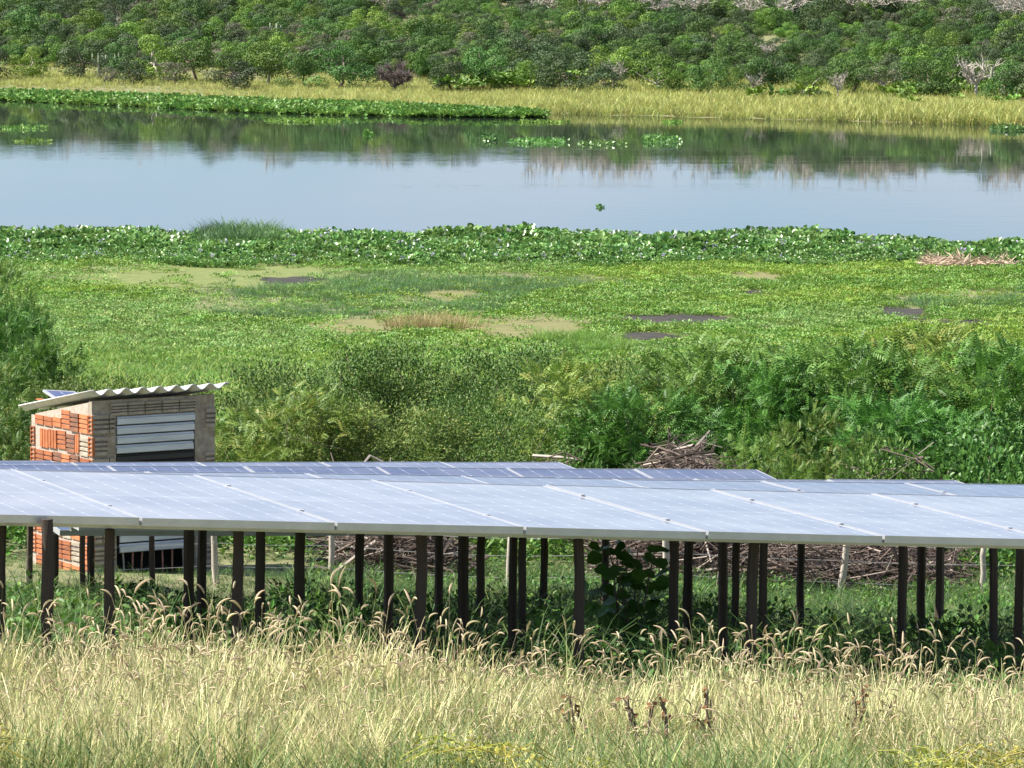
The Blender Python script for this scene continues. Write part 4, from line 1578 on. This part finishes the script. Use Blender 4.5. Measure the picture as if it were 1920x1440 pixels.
BUSHES = [
    ('fine', 480, 672, 54, 340, 'feathery olive bush just right of the hut roof'),
    ('fine', 640, 640, 57, 400, 'wide feathery bush left of the middle, behind the rear panels'),
    ('fern_mid', 560, 725, 51, 300, 'low ferny bush right of the hut wall'),
    ('fine', 800, 640, 57, 400, 'tall fine leaved bush in the middle of the thicket'),
    ('fine', 960, 640, 56, 350, 'fine leaved bush right of the tall middle one'),
    ('fine', 720, 735, 51, 340, 'low rounded fine leaved bush nearest the rear panels'),
    ('fine', 905, 738, 51, 330, 'low bush directly behind the middle of the rear panels'),
    ('fern_mid', 1060, 690, 54, 320, 'ferny bush left of the heap of cut branches'),
    ('fine', 1150, 645, 58, 340, 'pale fine leaved bush behind the heap of branches'),
    ('fern_dark', 1215, 715, 53, 280, 'dark ferny bush rising over the left of the branch heap'),
    ('fern_dark', 1340, 648, 56, 340, 'tall dark ferny bush above the heap of branches'),
    ('fern_dark', 1470, 668, 55, 260, 'dark ferny bush right of the branch heap'),
    ('fern_dark', 1600, 640, 55, 360, 'big dark bush with drooping fronds at right'),
    ('fern_mid', 1760, 632, 57, 380, 'large mid green ferny bush near the right edge'),
    ('fern_dark', 1900, 640, 55, 340, 'dark ferny bush cut by the right edge'),
    ('fern_dark', 1720, 730, 52, 300, 'dark low ferny bush above the vine leaves'),
    ('broad_dark', 1870, 770, 50, 260, 'broad leaved green bush at the lower right behind panels'),
    ('bright', 1430, 815, 48.5, 190, 'bright green ferny shrub right of the branch heap'),
    ('vine', 1650, 815, 48.6, 170, 'pale green vine leaves sprawling over loose branches'),
    ('vine', 1095, 845, 48.0, 110, 'round leaved vine patch at the end of the rear panels'),
    ('vine', 1850, 830, 48.5, 200, 'bright round leaved vine mound at the right edge'),
    ('fern_mid', 1540, 790, 50.5, 200, 'mid green ferny bush left of the pale vine'),
    ('fern_dark', 0, 575, 76, 200, 'dark bush high on the bank at the left edge'),
    ('fern_mid', 0, 505, 96, 170, 'upper green bush at the far left by the hyacinths'),
    ('fern_dark', 70, 630, 66, 190, 'dark bush on the bank above the hut roof'),
    ('fern_mid', -10, 700, 57, 210, 'mid green bush cut by the left edge beside the hut'),
    ('fine', 150, 690, 60, 300, 'olive bush directly behind the hut'),
    ('fern_mid', 330, 755, 53, 260, 'ferny bush hidden half behind the hut'),
]
for i, (kd, px, ty, Y, wp, lb) in enumerate(BUSHES):
    bush(kd, px, ty, Y, wp, lb, i)

# broad leaved plant growing under the panels
def leafy_plant(name, px, top_py, Y, wpx, nlv, L, leaf, label, stems=5, brown=0, bent=.2):
    X = (px - 960) / FPX * Y
    z = float(zt(X, Y))
    h = at(px, top_py, Y)[2] - z
    w = wpx / FPX * Y
    o = empty(name, (X, Y, z))
    gs, gl = Geo(), Geo()
    nodes = []
    for i in range(stems):
        e = np.array([rng.uniform(-.5, .5) * w, rng.uniform(-.5, .5) * w, h * rng.uniform(.65, 1.0)])
        P = limb(gs, np.array([rng.normal(0, .03), rng.normal(0, .03), -.08]), e, .009, .004, .02, seg=6, sides=5)
        nodes += list(P[2:])
    nodes = np.array(nodes)
    c_ = nodes[rng.integers(len(nodes), size=nlv)]
    ax = unit(rng.normal(0, 1, (nlv, 3)) * [1, 1, .4] + [0, 0, -.25])
    P = c_ + ax * L * .4
    leaves(gl, P, ax, rng.normal(0, bent, (nlv, 3)) + [0, -.5, .8], L * rng.uniform(.6, 1.2, nlv), L * .85, 0, True, .08)
    gs.build('stem', M['bark'], o)
    gl.build('foliage', M[leaf], o)
    tag(o, label, 'plant')


leafy_plant('broadleaf_plant', 1170, 1018, 31.0, 150, 130, .125, 'bush_dark', 'dark broad leaved plant growing in the shade under the panels', 9)
leafy_plant('broadleaf_plant', 285, 1268, 20.6, 60, 14, .085, 'creeper', 'yellowing heart leaved plant standing in the straw grass', 3)
for (px, ty, lb) in ((1228, 1275, 'tallest brown withered stalk in the straw right of centre'), (1328, 1262, 'withered brown stalk right of the tallest one'), (1180, 1292, 'short brown withered stalk left of the tallest one'),
                     (1072, 1298, 'small withered brown stalk nearest the middle of the grass'), (1615, 1275, 'slim brown withered stalk at the right'), (1672, 1290, 'bushy withered stalk furthest right in the straw')):
    leafy_plant('withered_stalk', px, ty, 20.3 + rng.uniform(-.3, .3), 24, 42, .026, 'dead_leaf', lb, 4, bent=.8)

# ------------------------------------------------------------------ grass under and before the panels
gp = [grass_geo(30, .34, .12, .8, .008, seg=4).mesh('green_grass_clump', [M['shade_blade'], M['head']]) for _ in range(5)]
gp += [rosette_geo(20, .18, .13, .04, .026, petiole=False).mesh('weed_clump', [M['bush_dark']]) for _ in range(2)]  # dark leaf colour deepens the shade painted under the panels
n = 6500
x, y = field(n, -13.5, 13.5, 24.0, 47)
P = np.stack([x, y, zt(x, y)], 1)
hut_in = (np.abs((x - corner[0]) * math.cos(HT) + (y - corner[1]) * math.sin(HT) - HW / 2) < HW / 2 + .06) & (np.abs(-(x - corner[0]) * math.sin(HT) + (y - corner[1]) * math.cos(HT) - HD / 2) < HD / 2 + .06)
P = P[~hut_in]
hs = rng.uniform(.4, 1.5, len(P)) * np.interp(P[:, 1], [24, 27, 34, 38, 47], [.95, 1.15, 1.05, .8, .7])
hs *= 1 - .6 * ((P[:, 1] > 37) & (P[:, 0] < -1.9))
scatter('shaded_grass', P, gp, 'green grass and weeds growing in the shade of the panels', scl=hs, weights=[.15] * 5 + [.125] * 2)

fg = [grass_geo(30, .42, .09, .25, .0085, heads=1, head_len=.07).mesh('straw_grass_clump', [M['straw'], M['head']]) for _ in range(6)]
fg += [grass_geo(24, .42, .09, .2, .0080, heads=2, head_len=.07).mesh('straw_grass_clump_seeding', [M['straw'], M['head']]) for _ in range(3)]
fg += [grass_geo(22, .40, .12, .55, .0075, heads=1, head_len=.06).mesh('tan_grass_clump', [M['straw_tan'], M['head']]) for _ in range(3)]
fgg = [grass_geo(26, .36, .10, .5, .0085, heads=0).mesh('green_grass_clump_front', [M['green_blade'], M['head']]) for _ in range(3)]
n = 4200
x, y = field(n, -14, 14, 17.0, 24.6)
kp = smooth_noise(x, y, .16, 171) + .6 * smooth_noise(x, y, .5, 172) > -.45
x, y = x[kp], y[kp]
n = len(x)
P = np.stack([x, y, zt(x, y)], 1)
hs = rng.uniform(.6, 1.08, n) * (1 + .2 * smooth_noise(x, y, .45, 77)) * np.interp(y, [17, 19.5, 21, 24.6], [.55, .7, 1.0, 1.0])
scatter('straw_grass', P, fg, 'sunlit straw coloured grass with nodding seed heads across the foreground', scl=hs, tilt=.17)
n = 2300
x, y = field(n, -14, 14, 16.5, 25.0)
kp = rng.random(n) < np.interp(y, [16.5, 19.5, 21.2, 25], [1, 1, .55, .5]) * (.7 + .5 * smooth_noise(x, y, .7, 78))
P = np.stack([x, y, zt(x, y)], 1)[kp]
scatter('front_green_grass', P, fgg, 'green grass blades mixed among the foreground straw', scale=(.6, 1.05))
cp_ = []
for _ in range(3):
    g = Geo()
    for q in range(9):
        a = rng.random() * 6.283
        p0 = np.array([0, 0, rng.uniform(.05, .16)])
        d = np.array([math.cos(a), math.sin(a), 0])
        L_ = rng.uniform(.15, .4)
        g.tube([p0, p0 + d * L_ * .5 + [0, 0, .05], p0 + d * L_ + [0, 0, rng.uniform(-.06, .03)]], .0035, 4, 0, rng.random(), cap=False)
    nl_ = 30
    leaves(g, rng.normal(0, 1, (nl_, 3)) * [.13, .13, .04] + [0, 0, .15], unit(rng.normal(0, 1, (nl_, 3))), rdir(nl_) + [0, 0, 1.0], .032, .024, 0, True)
    cp_.append(g.mesh('creeper_clump', [M['creeper']]))
n = 90
x, y = field(n, -12, 12, 17.0, 18.0)
kp = (smooth_noise(x, y, .35, 41) > .5) & (rng.random(n) < .6)
P = np.stack([x, y, zt(x, y) + .10], 1)[kp]
scatter('yellow_creeper', P, cp_, 'yellow green creeper tangled low at the front of the grass', scale=(.5, .8))
